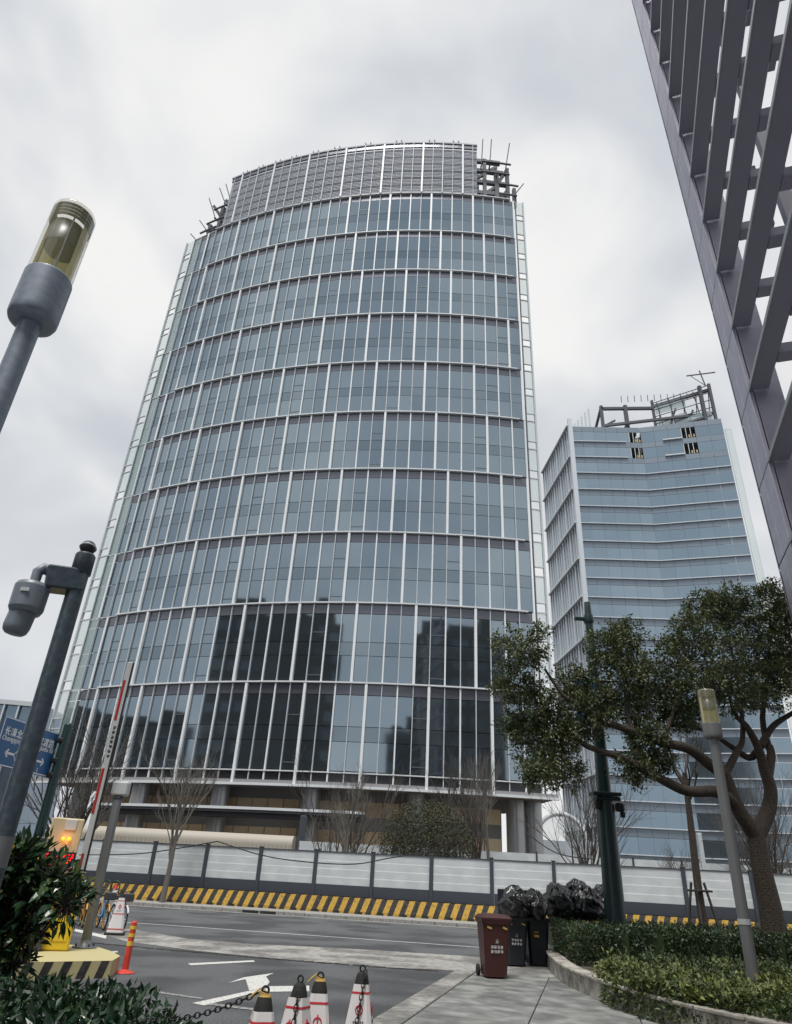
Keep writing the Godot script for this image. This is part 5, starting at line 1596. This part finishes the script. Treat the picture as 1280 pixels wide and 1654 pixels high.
func bicycles():
	bicycle("shared bicycle with orange frame and mudguards leaning behind the slim grey post", Vector3(-8.55, 0, -23.6), -1.15, M.bike_orange, M.bike_orange)
	bicycle("shared bicycle with blue frame and yellow mudguards next to the orange one", Vector3(-7.85, 0, -23.2), -1.05, M.bike_blue, M.bike_orange)
	bicycle("shared bicycle with pale blue frame and white mudguards nearest the road cone", Vector3(-7.3, 0, -22.9), -0.95, M.bike_blue, M.bike_white)
	# low green hoop rails before the barriers on the left
	var lab := "dark green hoop rail on the far pavement before the striped barriers"
	for k in 6:
		var m := MB.new()
		for q in 3:
			var pts := PackedVector3Array(); var rr := PackedFloat32Array()
			pts.append(Vector3(-0.45 + q * 0.5, 0, 0)); rr.append(0.03)
			for a in 9:
				pts.append(Vector3(-0.45 + q * 0.5 + 0.22 - 0.22 * cos(PI * a / 8), 0.62 + 0.2 * sin(PI * a / 8), 0)); rr.append(0.03)
			pts.append(Vector3(-0.45 + q * 0.5 + 0.44, 0, 0)); rr.append(0.03)
			m.tube(pts, rr, 6)
		m.rod(Vector3(-0.5, 0.3, 0), Vector3(1.05, 0.3, 0), 0.022, 6)
		single("hoop_rail", m.mesh(), M.rail_green, lab, "rail", T(road(-29.6 + k * 1.65, -36.9, 0.14), atan2(-RA.z, RA.x)), "green hoop rails on the far pavement")

# ---------------------------------------------------------------- plants
func rdir() -> Vector3:
	var z := rng.randf_range(-1, 1); var a := rng.randf() * TAU; var s := sqrt(1 - z * z)
	return Vector3(s * cos(a), z, s * sin(a))

func green(lo: Color, hi: Color, t: float) -> Color:
	var c := lo.lerp(hi, clampf(t, 0, 1))
	var k := rng.randf_range(0.8, 1.2)
	return Color(c.r * k * rng.randf_range(0.92, 1.1), c.g * k, c.b * k)

func grow(m: MB, p: Vector3, d: Vector3, length: float, r: float, depth: int, up: float, spread: float, thin: MB):
	var pts := PackedVector3Array([p]); var rr := PackedFloat32Array([r])
	var n := 4
	var q := p; var dd := d
	for k in n:
		dd = (dd + rdir() * 0.16 + Vector3(0, up, 0)).normalized()
		q += dd * length / n
		pts.append(q); rr.append(lerpf(r, r * 0.6, float(k + 1) / n))
	(m if depth > 2 else thin).tube(pts, rr, 6 if depth > 2 else 4, false)
	if depth <= 0:
		return
	var kids := 3 if depth > 1 else 4
	for k in kids:
		var t := rng.randf_range(0.4, 1.0) if k > 0 else 1.0
		var at: Vector3 = pts[mini(int(t * n), n)]
		var side := rdir(); side -= dd * side.dot(dd)
		var nd := (dd + side.normalized() * spread * (0.35 if k == 0 else rng.randf_range(0.6, 1.1))).normalized()
		grow(m, at, nd, length * rng.randf_range(0.6, 0.82), maxf(r * 0.54, 0.005), depth - 1, up, spread, thin)

func bare_tree(label: String, base: Vector3, height: float, trunk: float, r: float, sd: int, spread: float, stems := 1, pale := false, group := "", depth := 5):
	rng.seed = sd
	var t := thing("bare_tree" if stems == 1 else "bare_shrub", label, "tree" if stems == 1 else "shrub", base, 0.0, group)
	var m := MB.new(); var tw := MB.new()
	if stems == 1:
		var top := Vector3(rng.randf_range(-0.1, 0.1), trunk, rng.randf_range(-0.1, 0.1))
		m.tube(PackedVector3Array([Vector3.ZERO, top * 0.5 + Vector3(0.03, 0, 0), top]), PackedFloat32Array([r * 1.25, r, r * 0.85]), 8)
		for k in 6:
			var a := TAU * k / 6.0 + rng.randf()
			var h := rng.randf_range(0.55, 1.0) if k > 1 else 1.0
			grow(m, top * h, Vector3(cos(a) * spread * (0.2 if k < 2 else 1.0), 1.0, sin(a) * spread * (0.2 if k < 2 else 1.0)).normalized(), (height - trunk) * rng.randf_range(0.3, 0.44), r * 0.5, depth - 1, 0.09, spread, tw)
	else:
		for k in stems:
			var a := TAU * k / stems + rng.randf() * 0.6
			var tilt := rng.randf_range(0.12, 0.6) * spread
			grow(m, Vector3(cos(a) * 0.15, 0, sin(a) * 0.15), Vector3(cos(a) * tilt, 1, sin(a) * tilt).normalized(), height * rng.randf_range(0.32, 0.42), r, depth - 1, 0.06, spread * 0.75, tw)
	part(t, "trunk", m.mesh(), M.pale_twig if pale else M.bark)
	var c := part(t, "crown", tw.mesh(), M.pale_twig if pale else M.twig)
	c.set_meta("label", "leafless twigs")

func camphor():
	rng.seed = 909
	var base := at_depth(1252, 1520, 19.0); base.y = 0.2
	var t := thing("camphor_tree", "leaning evergreen tree with spreading dark crown behind the clipped hedge", "tree", base)
	var m := MB.new(); var br := MB.new()
	var L := func(list: Array, radii: Array, out: MB, sides: int):
		var pts := PackedVector3Array(); var rr := PackedFloat32Array()
		for k in list.size():
			pts.append(at_depth(list[k][0], list[k][1], list[k][2]) - base); rr.append(lerpf(radii[0], radii[1], float(k) / (list.size() - 1)))
		# smooth
		var p2 := PackedVector3Array(); var r2 := PackedFloat32Array()
		for k in pts.size() - 1:
			for q in 4:
				var tt := q / 4.0
				p2.append(pts[k].cubic_interpolate(pts[k + 1], pts[maxi(k - 1, 0)], pts[mini(k + 2, pts.size() - 1)], tt)); r2.append(lerpf(rr[k], rr[k + 1], tt))
		p2.append(pts[-1]); r2.append(rr[-1])
		out.tube(p2, r2, sides)
	L.call([[1256, 1540, 19.0], [1245, 1470, 19.0], [1231, 1405, 19.0], [1221, 1341, 19.0]], [0.3, 0.2], m, 16)
	L.call([[1222, 1350, 19.0], [1190, 1302, 18.9], [1171, 1252, 18.8], [1160, 1238, 18.8]], [0.21, 0.13], m, 12)
	L.call([[1222, 1350, 19.0], [1241, 1310, 19.1], [1245, 1275, 19.1], [1235, 1244, 19.2]], [0.21, 0.14], m, 12)
	part(t, "trunk", m.mesh(), M.bark)
	var limbs := [
		[[[1171, 1252, 18.8], [1143, 1232, 18.6], [1112, 1209, 18.3], [1069, 1199, 18.1], [1022, 1181, 18.0], [967, 1162, 17.9], [936, 1138, 17.8], [909, 1122, 17.8], [880, 1080, 17.8]], [0.16, 0.03]],
		[[[1190, 1302, 18.9], [1159, 1279, 18.6], [1112, 1278, 18.4], [1069, 1259, 18.2], [1014, 1228, 18.0], [948, 1205, 18.0], [913, 1181, 18.0], [870, 1200, 18.0]], [0.17, 0.03]],
		[[[1235, 1244, 19.2], [1225, 1208, 19.2], [1206, 1173, 19.1], [1186, 1150, 19.0], [1170, 1090, 19.0]], [0.14, 0.03]],
		[[[1236, 1250, 19.2], [1226, 1215, 19.4], [1210, 1224, 19.4], [1180, 1205, 19.3], [1140, 1180, 19.2], [1085, 1172, 19.2]], [0.13, 0.03]],
		[[[1240, 1262, 19.2], [1246, 1222, 19.3], [1243, 1205, 19.4]], [0.12, 0.1]],
		[[[1229, 1205, 19.3], [1249, 1173, 19.5], [1280, 1152, 19.7], [1330, 1120, 19.8]], [0.11, 0.04]],
		[[[1243, 1210, 19.4], [1232, 1160, 19.5], [1240, 1090, 19.6], [1245, 1000, 19.6]], [0.1, 0.025]],
		[[[1171, 1252, 18.8], [1190, 1215, 19.0], [1200, 1190, 19.2], [1195, 1120, 19.4], [1180, 1040, 19.4]], [0.11, 0.025]],
		[[[1022, 1181, 18.0], [1010, 1130, 18.3], [1015, 1060, 18.5]], [0.06, 0.02]],
		[[[1069, 1199, 18.1], [1090, 1140, 18.5], [1100, 1060, 18.8]], [0.07, 0.02]],
	]
	for l in limbs:
		var b := MB.new()
		L.call(l[0], l[1], b, 10)
		part(t, "limb", b.mesh(), M.bark)
	# crown: clumps of small leaves on fine twigs
	var clumps := [[845, 1050, 44], [832, 1105, 40], [858, 1150, 46], [880, 1205, 48], [905, 1245, 36], [868, 1250, 26], [925, 1105, 32], [940, 1160, 42], [985, 1048, 40], [1010, 1030, 34], [1010, 1100, 52], [965, 1140, 40], [1060, 1085, 52], [1075, 1140, 46], [1020, 1150, 44], [1025, 1240, 32], [1060, 1230, 26], [1115, 1030, 46], [1150, 990, 44], [1175, 980, 40], [1215, 1000, 52], [1250, 965, 34], [1150, 1070, 56], [1215, 1075, 58], [1265, 1050, 50], [1185, 1125, 40], [1245, 1120, 42], [1125, 1115, 44], [1100, 1160, 32], [1340, 1050, 80], [1320, 960, 50], [1340, 1130, 50], [1270, 1000, 36], [1275, 1090, 36], [900, 1180, 34], [1045, 1190, 30], [838, 1175, 30]]
	var lv := MB.new(); var tw := MB.new()
	var lo := Color(0.06, 0.088, 0.04); var hi := Color(0.2, 0.225, 0.105)
	for c in clumps:
		var dz := 17.9 + 1.2 * clampf((c[0] - 850) / 350.0, 0, 1.2) + rng.randf_range(-0.5, 0.6)
		var cen := at_depth(c[0], c[1], dz) - base
		var rad: float = c[2] / 56.0
		var twigs := int(36 + rad * rad * 84)
		for k in twigs:
			var d := rdir()
			d.y = d.y * 0.85 + 0.1
			var rr := rad * pow(rng.randf(), 0.42) * rng.randf_range(0.85, 1.16)
			var p := cen + Vector3(d.x, d.y, d.z * 1.3) * rr
			tw.tube(PackedVector3Array([cen + d * rr * 0.45, p]), PackedFloat32Array([0.011, 0.005]), 3, false)
			var tone := rng.randf() * 0.75 + (0.25 if rng.randf() < 0.2 else 0.0)
			for q in 26:
				var o := rdir() * rng.randf_range(0.03, 0.2)
				var ld := (rdir() + d * 0.7 + Vector3(0, -0.15, 0)).normalized()
				lv.tint = green(lo, hi, tone * rng.randf_range(0.5, 1.2)) if rng.randf() > 0.03 else Color(0.16, 0.1, 0.05)
				lv.leaf(p + o, ld, (rdir() + Vector3(0, 1.4, 0)).normalized(), rng.randf_range(0.08, 0.125), rng.randf_range(0.04, 0.058), 0.2)
	part(t, "twigs", tw.mesh(), M.bark)
	part(t, "crown", lv.mesh(), M.leaf_camphor)

func planter():
	var base := Vector3(5.0, 0, -15.0)
	var t := thing("stone_planter", "low curved pale stone planter wall round the hedge bed", "planter", base)
	var line := [Vector3(6.1, 0, -23.4), Vector3(5.0, 0, -21.9), Vector3(4.28, 0, -19.0), Vector3(4.1, 0, -17.7), Vector3(3.93, 0, -16.4), Vector3(3.88, 0, -15.2), Vector3(3.96, 0, -13.9), Vector3(4.12, 0, -12.6), Vector3(4.5, 0, -11.2), Vector3(5.3, 0, -9.8), Vector3(6.8, 0, -8.9), Vector3(11, 0, -8.4)]
	rng.seed = 41
	var fine := []
	for k in line.size() - 1:
		for q in 2:
			fine.append((line[k] as Vector3).cubic_interpolate(line[k + 1], line[maxi(k - 1, 0)], line[mini(k + 2, line.size() - 1)], q / 2.0))
	fine.append(line[-1])
	for k in fine.size() - 1:
		var a: Vector3 = fine[k]; var b: Vector3 = fine[k + 1]
		var d := (b - a); var l := d.length(); d = d.normalized()
		var yaw := atan2(d.x, d.z)
		var mid := (a + b) * 0.5 - base
		var w := MB.new(); w.bevel(T(mid + Vector3(0, 0.145, 0), yaw), Vector3(0.22, 0.29, l - 0.006), 0.008)
		part(t, "wall_stone", w.mesh(), M.coping)
		var c := MB.new(); c.bevel(T(mid + Vector3(0, 0.318, 0), yaw), Vector3(0.3, 0.055, l - 0.008), 0.015)
		part(t, "coping_stone", c.mesh(), M.coping)
	var s := MB.new()
	var out := PackedVector3Array()
	for p in fine: out.append(p - base)
	out.append(Vector3(16, 0, -8.4) - base); out.append(Vector3(16, 0, -24.5) - base); out.append(Vector3(6.1, 0, -24.5) - base)
	s.prism(out, 0.27)
	part(t, "soil", s.mesh(), M.soil)

func hedges():
	rng.seed = 77
	# clipped hedge
	var h := thing("clipped_hedge", "clipped dark green hedge with level top in the stone planter", "hedge", Vector3(8, 0.27, -19))
	var m := MB.new(); var tw := MB.new()
	var lo := Color(0.022, 0.048, 0.024); var hi := Color(0.09, 0.135, 0.055)
	var front := func(x: float) -> float: return -17.0 - (x - 4.6) * 0.22 + 0.25 * sin(x * 1.7)
	var wob := FastNoiseLite.new(); wob.seed = 5; wob.frequency = 0.9
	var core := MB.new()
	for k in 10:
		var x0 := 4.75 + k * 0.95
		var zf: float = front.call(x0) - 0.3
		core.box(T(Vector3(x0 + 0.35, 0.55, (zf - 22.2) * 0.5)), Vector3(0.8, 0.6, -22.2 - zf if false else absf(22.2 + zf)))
	for k in 30000:
		var x := rng.randf_range(4.25, 13.5)
		var zf: float = front.call(x)
		var topy: float = 0.93 + 0.09 * wob.get_noise_2d(x * 2.0, zf)
		var p: Vector3; var nrm: Vector3
		var pick := rng.randf()
		if pick < 0.5:
			p = Vector3(x, topy + rng.randf_range(-0.1, 0.03), zf - pow(rng.randf(), 1.5) * 5.2); nrm = Vector3.UP
			p.y += 0.08 * wob.get_noise_2d(p.x * 3.0, p.z * 3.0)
		elif pick < 0.88:
			var y := rng.randf_range(0.25, topy); p = Vector3(x, y, zf + 0.13 * wob.get_noise_2d(x * 3.0, y * 5.0) - rng.randf() * 0.15 - 0.12 * pow(maxf(0, (y - 0.75) / 0.25), 2)); nrm = Vector3(0, 0.2, 1)
		else:
			var y := rng.randf_range(0.3, topy); p = Vector3(4.3 + rng.randf() * 0.2 + 0.1 * wob.get_noise_2d(x * 9.0, y * 4.0), y, rng.randf_range(-22.3, -17.0)); nrm = Vector3(-1, 0.2, 0)
			if p.z < -19.0: p.x += (-19.0 - p.z) * 0.33
		m.tint = green(lo, hi, rng.randf() * 0.6 + (0.35 if rng.randf() < 0.2 else 0.0)) if rng.randf() > 0.03 else Color(0.14, 0.09, 0.05)
		m.leaf(p - h.position, (nrm * 0.7 + rdir()).normalized(), (nrm + rdir() * 0.6).normalized(), rng.randf_range(0.035, 0.095), rng.randf_range(0.022, 0.05), rng.randf_range(0.05, 0.4))
	var lf := part(h, "foliage", m.mesh(), M.leaf_hedge)
	var cr := MB.new(); 
	for k in 160:
		var x := rng.randf_range(4.6, 13.0)
		var p := Vector3(x, 0.27, front.call(x) - rng.randf_range(0.15, 2.0))
		tw.tube(PackedVector3Array([p, p + Vector3(rng.randf_range(-0.15, 0.15), rng.randf_range(0.4, 0.62), rng.randf_range(-0.1, 0.1))]), PackedFloat32Array([0.012, 0.006]), 4, false)
	for k in tw.v.size(): tw.v[k] -= h.position
	part(h, "stems", tw.mesh(), M.bark)
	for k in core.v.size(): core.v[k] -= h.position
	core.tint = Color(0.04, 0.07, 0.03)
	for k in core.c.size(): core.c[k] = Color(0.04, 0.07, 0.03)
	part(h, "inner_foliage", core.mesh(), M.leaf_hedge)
	# loose ground cover in front
	var g := thing("ground_cover", "loose yellow green low plants spilling over the planter edge", "plants", Vector3(7, 0.27, -13.5))
	g.set_meta("kind", "stuff")
	var gm := MB.new()
	var dl := Color(0.035, 0.065, 0.028); var dh := Color(0.24, 0.27, 0.08)
	for k in 1100:
		var x := rng.randf_range(3.78, 11.5)
		var z := rng.randf_range(-16.3, -10.6)
		if z > -12.6: x = maxf(x, 3.95 + (z + 12.6) * 0.45)
		if z < -13.8 and x < 4.3 + (-14.6 - z) * 0.5: continue
		var hgt := (0.2 + 0.2 * (wob.get_noise_2d(x * 1.2, z * 1.2) + 0.5)) * rng.randf_range(0.6, 1.15)
		var bright := clampf(0.35 + 1.0 * wob.get_noise_2d(x * 0.5 + 40.0, z * 0.5) + 0.15 * (z + 14.5), 0.0, 1.0) * rng.randf_range(0.5, 1.15)
		for s in 3:
			var lean := Vector3(rng.randf_range(-0.22, 0.22), hgt, rng.randf_range(-0.22, 0.22))
			var p0 := Vector3(x, 0.27, z)
			for q in 13:
				var tt := rng.randf_range(0.25, 1.05)
				var p := p0 + lean * tt + rdir() * 0.05
				gm.tint = green(dl, dh, bright * rng.randf_range(0.4, 1.2))
				gm.leaf(p - g.position, (rdir() + Vector3(0, 0.5, 0)).normalized(), (rdir() * 0.7 + Vector3.UP).normalized(), rng.randf_range(0.06, 0.11), rng.randf_range(0.028, 0.05), 0.15)
	for k in 5200:       # shoots hanging over the wall
		var z := rng.randf_range(-14.0, -9.5)
		var x := 3.94 + 0.12 * (z + 13.9) + (0.2 * pow(maxf(0.0, z + 12.4), 1.6) if z > -12.4 else 0.0)
		var o := rng.randf()
		var fade := clampf((z + 14.0) / 0.5, 0.2, 1.0)
		var p := Vector3(x + 0.1 - 0.36 * o * fade * (0.8 + 0.5 * wob.get_noise_1d(z * 6.0)), lerpf(0.52, 0.05, o * o) + rng.randf_range(-0.05, 0.07), z)
		gm.tint = green(dl, dh, rng.randf_range(0.0, 0.5) * (1.0 - 0.4 * rng.randf()))
		gm.leaf(p - g.position, (rdir() + Vector3(-0.5, 0.1, 0.2)).normalized(), (rdir() * 0.7 + Vector3(-0.5, 1, 0)).normalized(), rng.randf_range(0.05, 0.1), rng.randf_range(0.026, 0.045), 0.15)
	part(g, "foliage", gm.mesh(), M.leaf_cover)
	# low glossy hedge at the photographer's left
	var b := thing("glossy_hedge", "low glossy dark green hedge along the driveway entrance", "hedge", Vector3(-2.6, 0, -5.8))
	var bm := MB.new(); var bt := MB.new()
	var bl := Color(0.014, 0.038, 0.024); var bh := Color(0.05, 0.095, 0.045)
	var top := func(x: float, z: float) -> float: return 0.76 + 0.08 * wob.get_noise_2d(x * 1.6, z * 1.6) - 0.3 * pow(clampf((x + 2.0) / 0.75, 0, 1), 2)
	for k in 9500:
		var x := rng.randf_range(-4.6, -1.42)
		var z := rng.randf_range(-6.75, -4.3)
		var ty: float = top.call(x, z)
		var p: Vector3; var nrm: Vector3
		if rng.randf() < 0.62:
			p = Vector3(x, ty - pow(rng.randf(), 2.0) * 0.2, z); nrm = Vector3(0, 1, 0.25)
		elif rng.randf() < 0.5:
			p = Vector3(rng.randf_range(-1.55, -1.36), rng.randf_range(0.1, 0.55), z); nrm = Vector3(1, 0.5, 0.2)
		else:
			p = Vector3(x, rng.randf_range(0.1, ty), rng.randf_range(-4.45, -4.3)); nrm = Vector3(0, 0.4, 1)
		bm.tint = green(bl, bh, rng.randf() * 0.8 + (0.5 if rng.randf() < 0.07 else 0.0))
		bm.leaf(p - b.position, (nrm * 0.8 + rdir()).normalized(), (nrm + rdir() * 0.7).normalized(), rng.randf_range(0.04, 0.115), rng.randf_range(0.024, 0.054), rng.randf_range(0.05, 0.45))
	part(b, "foliage", bm.mesh(), M.leaf_low)
	for k in 120:
		var p := Vector3(rng.randf_range(-4.4, -1.6), 0.0, rng.randf_range(-6.5, -4.5))
		bt.tube(PackedVector3Array([p - b.position, p + Vector3(rng.randf_range(-0.12, 0.12), 0.55, rng.randf_range(-0.12, 0.12)) - b.position]), PackedFloat32Array([0.014, 0.006]), 4, false)
	part(b, "stems", bt.mesh(), M.bark)
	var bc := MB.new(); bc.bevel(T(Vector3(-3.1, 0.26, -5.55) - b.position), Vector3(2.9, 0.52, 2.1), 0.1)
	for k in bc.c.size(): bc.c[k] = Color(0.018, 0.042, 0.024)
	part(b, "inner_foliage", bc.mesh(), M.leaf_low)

func leafy_shrub():
	# tall shrub with large leaves: the leaves that show largest are parts of their own
	rng.seed = 515
	var base := Vector3(-3.55, 0, -7.1)
	var t := thing("leafy_shrub", "tall shrub with large glossy leaves in front of the yellow gate cabinets", "shrub", base)
	var one := []
	for v in 4:
		var m := MB.new()
		var l := 0.12; var w := 0.062
		# a leaf of eight faces, arched and folded
		var mid := []; var lf := []; var rt := []
		for k in 5:
			var s := k / 4.0
			var ww: float = w * 0.5 * sin(PI * clampf(s * 0.92 + 0.06, 0, 1))
			var y := -0.035 * s * s * (1.0 + 0.5 * v)
			mid.append(Vector3(0, y, s * l)); lf.append(Vector3(-ww, y + ww * 0.35, s * l)); rt.append(Vector3(ww, y + ww * 0.35, s * l))
		m.tint = [Color(0.018, 0.046, 0.024), Color(0.03, 0.065, 0.027), Color(0.06, 0.1, 0.036), Color(0.12, 0.145, 0.045)][v]
		for k in 4:
			m.quad(lf[k], mid[k], mid[k + 1], lf[k + 1]); m.quad(mid[k], rt[k], rt[k + 1], mid[k + 1])
		one.append(m.mesh())
	var rest := MB.new(); var st := MB.new()
	var clumps := [[45, 1395, 36], [92, 1420, 26], [10, 1410, 34], [120, 1440, 20], [62, 1445, 40], [15, 1465, 44], [108, 1462, 24], [40, 1495, 34], [5, 1525, 30], [-50, 1460, 60], [-40, 1400, 50], [60, 1410, 30], [30, 1385, 22], [20, 1560, 20], [-40, 1540, 50]]
	var n := 0
	var sorted := []
	for c in clumps:
		var dz := 7.1 + rng.randf_range(-0.25, 0.25)
		var cen := at_depth(c[0], c[1], dz) - base
		var rad: float = c[2] / 155.0
		var cnt := int(40 + 1500 * rad * rad)
		for k in cnt:
			var d := rdir()
			var p := cen + d * rad * pow(rng.randf(), 0.45) * 1.1
			var out := (d + rdir() * 0.6 + Vector3(0, 0.1, 0)).normalized()
			sorted.append([p, out, d.z + rng.randf() * 0.4, d.y, cen])
	sorted.sort_custom(func(a, b): return a[2] > b[2])
	for e in sorted:
		var up := (rdir() * 0.5 + Vector3(0, 1, 0.3)).normalized()
		var x := up.cross(e[1]).normalized()
		var bs := Basis(x, (e[1] as Vector3).cross(x).normalized(), e[1]).scaled_local(Vector3.ONE * rng.randf_range(0.75, 1.2))
		var v := 0
		var r := rng.randf()
		if r > 0.55: v = 1
		if r > 0.8: v = 2
		if r > 0.92: v = 3
		if n < 300:
			part(t, "leaf", one[v], M.leaf_shrub, Transform3D(bs, e[0])); n += 1
		else:
			rest.tint = [Color(0.018, 0.046, 0.024), Color(0.03, 0.065, 0.027), Color(0.06, 0.1, 0.036), Color(0.12, 0.145, 0.045)][v]
			rest.leaf(e[0], e[1], up, 0.12, 0.05, 0.25)
		if n % 4 == 0:
			st.tube(PackedVector3Array([e[4], e[0]]), PackedFloat32Array([0.007, 0.003]), 4, false)
	part(t, "inner_leaves", rest.mesh(), M.leaf_shrub).set_meta("kind", "stuff")
	for c in clumps:
		var cen := at_depth(c[0], c[1], 7.1) - base
		st.tube(PackedVector3Array([Vector3(rng.randf_range(-0.2, 0.2), 0, rng.randf_range(-0.15, 0.15)), cen * Vector3(0.6, 0.6, 0.6), cen]), PackedFloat32Array([0.018, 0.013, 0.006]), 5, false)
	part(t, "stems", st.mesh(), M.bark)

func trees():
	camphor()
	planter()
	hedges()
	leafy_shrub()
	var g := "slim street trees along the far pavement"
	bare_tree("slim bare street tree before the beige shed", road(-19.0 + 1.2, -36.7, 0.14), 8.2, 3.0, 0.12, 11, 0.42, 1, true, g)
	bare_tree("slim bare street tree before the fence near the tangled bare shrub", on_level(551, 1466, 0.14) * Vector3(1, 0, 1) * 0.93 + Vector3(0, 0.14, 0), 7.6, 3.4, 0.1, 12, 0.4, 1, true, g)
	bare_tree("slim bare street tree just behind the red and black bins", on_level(791, 1474, 0.14) * Vector3(1, 0, 1) * 0.9 + Vector3(0, 0.14, 0), 9.2, 4.6, 0.09, 13, 0.3, 1, true, g)
	bare_tree("tangled bare shrub with dark stems behind the white fence", Vector3(-2.0, 0, -45.5), 8.6, 0, 0.09, 21, 0.75, 5)
	bare_tree("dense bare shrub with reddish twigs beside the round olive bush", Vector3(5.8, 0, -44.8), 9.4, 0, 0.09, 22, 0.5, 6)
	bare_tree("wide bare shrub behind the fence left of the green mast", Vector3(12.2, 0, -44.0), 9.0, 0, 0.09, 23, 0.6, 7)
	bare_tree("bare shrub behind the fence beyond the staked young tree", Vector3(22.5, 0, -43.5), 9.0, 0, 0.1, 24, 0.85, 9)
	bare_tree("low bare shrub against the far hoarding", Vector3(18.5, 0, -45.5), 5.2, 0, 0.06, 25, 0.9, 6)
	bare_tree("bare dark shrub behind the blue road sign", Vector3(-17.6, 0, -38.0 - 6.0), 9.2, 0, 0.11, 26, 0.8, 6)
	bare_tree("bare shrub at the end of the hoarding behind the leaning tree", Vector3(27.0, 0, -44.5), 6.4, 0, 0.07, 27, 0.9, 7)
	# round olive bush
	rng.seed = 61
	var base := Vector3(2.75, 0, -42.6)
	var t := thing("olive_bush", "round olive green bush with fine twigs behind the white fence", "bush", base)
	var m := MB.new(); var tw := MB.new(); var lv := MB.new()
	for k in 9:
		var a := TAU * k / 9.0
		grow(m, Vector3(cos(a) * 0.2, 0, sin(a) * 0.2), Vector3(cos(a) * 0.5, 1, sin(a) * 0.5).normalized(), 2.2, 0.07, 4, 0.05, 0.6, tw)
	for k in 20000:
		var d := rdir()
		var p := Vector3(0, 3.4, 0) + Vector3(d.x * 2.75, d.y * 2.5, d.z * 2.2) * pow(rng.randf(), 0.3)
		if p.y < 1.2: continue
		lv.tint = green(Color(0.03, 0.036, 0.02), Color(0.085, 0.09, 0.045), rng.randf())
		lv.leaf(p, rdir(), rdir(), rng.randf_range(0.1, 0.18), rng.randf_range(0.04, 0.06), 0.1)
	part(t, "trunk", m.mesh(), M.bark); part(t, "twigs", tw.mesh(), M.twig); part(t, "crown", lv.mesh(), M.leaf_bush)
	# staked young tree
	rng.seed = 62
	var yb := Vector3(10.9, 0.0, -26.0)
	var y := thing("staked_tree", "young bare tree held by a tripod of dark wooden stakes", "tree", yb)
	var ym := MB.new(); var yt := MB.new()
	ym.tube(PackedVector3Array([Vector3(0, 0, 0), Vector3(0.0, 2.0, 0), Vector3(0.06, 4.0, 0), Vector3(0.1, 5.6, 0)]), PackedFloat32Array([0.15, 0.13, 0.11, 0.09]), 10)
	for k in 5:
		var a := TAU * k / 5.0 + 0.3
		grow(ym, Vector3(0.1, 4.6 + k * 0.22, 0), Vector3(cos(a) * 0.6, 1, sin(a) * 0.6).normalized(), 1.1, 0.045, 3, 0.05, 0.5, yt)
	part(y, "trunk", ym.mesh(), M.bark); part(y, "crown", yt.mesh(), M.twig)
	var sk := thing("stake_tripod", "dark wooden stakes with crossbars propping the young bare tree", "stakes", yb)
	for k in 4:
		var a := TAU * k / 4.0 + 0.5
		var s := MB.new(); s.rod(Vector3(cos(a) * 0.62, 0, sin(a) * 0.62), Vector3(cos(a) * 0.2, 2.1, sin(a) * 0.2), 0.045, 6); part(sk, "stake", s.mesh(), M.stake)
	for k in 3:
		var a := TAU * k / 3.0 + 0.1
		var s := MB.new(); s.rod(Vector3(cos(a) * 0.4, 1.85, sin(a) * 0.4 + 0.12), Vector3(-cos(a) * 0.4, 1.85, -sin(a) * 0.4 + 0.12), 0.035, 6); part(sk, "crossbar", s.mesh(), M.stake)

func _ready():
	light_and_camera()
	materials()
	ground()
	tower()
	folded_tower()
	louvred_building()
	surroundings()
	fence_side()
	poles()
	road_sign()
	gate()
	bins()
	cones()
	bicycles()
	trees()
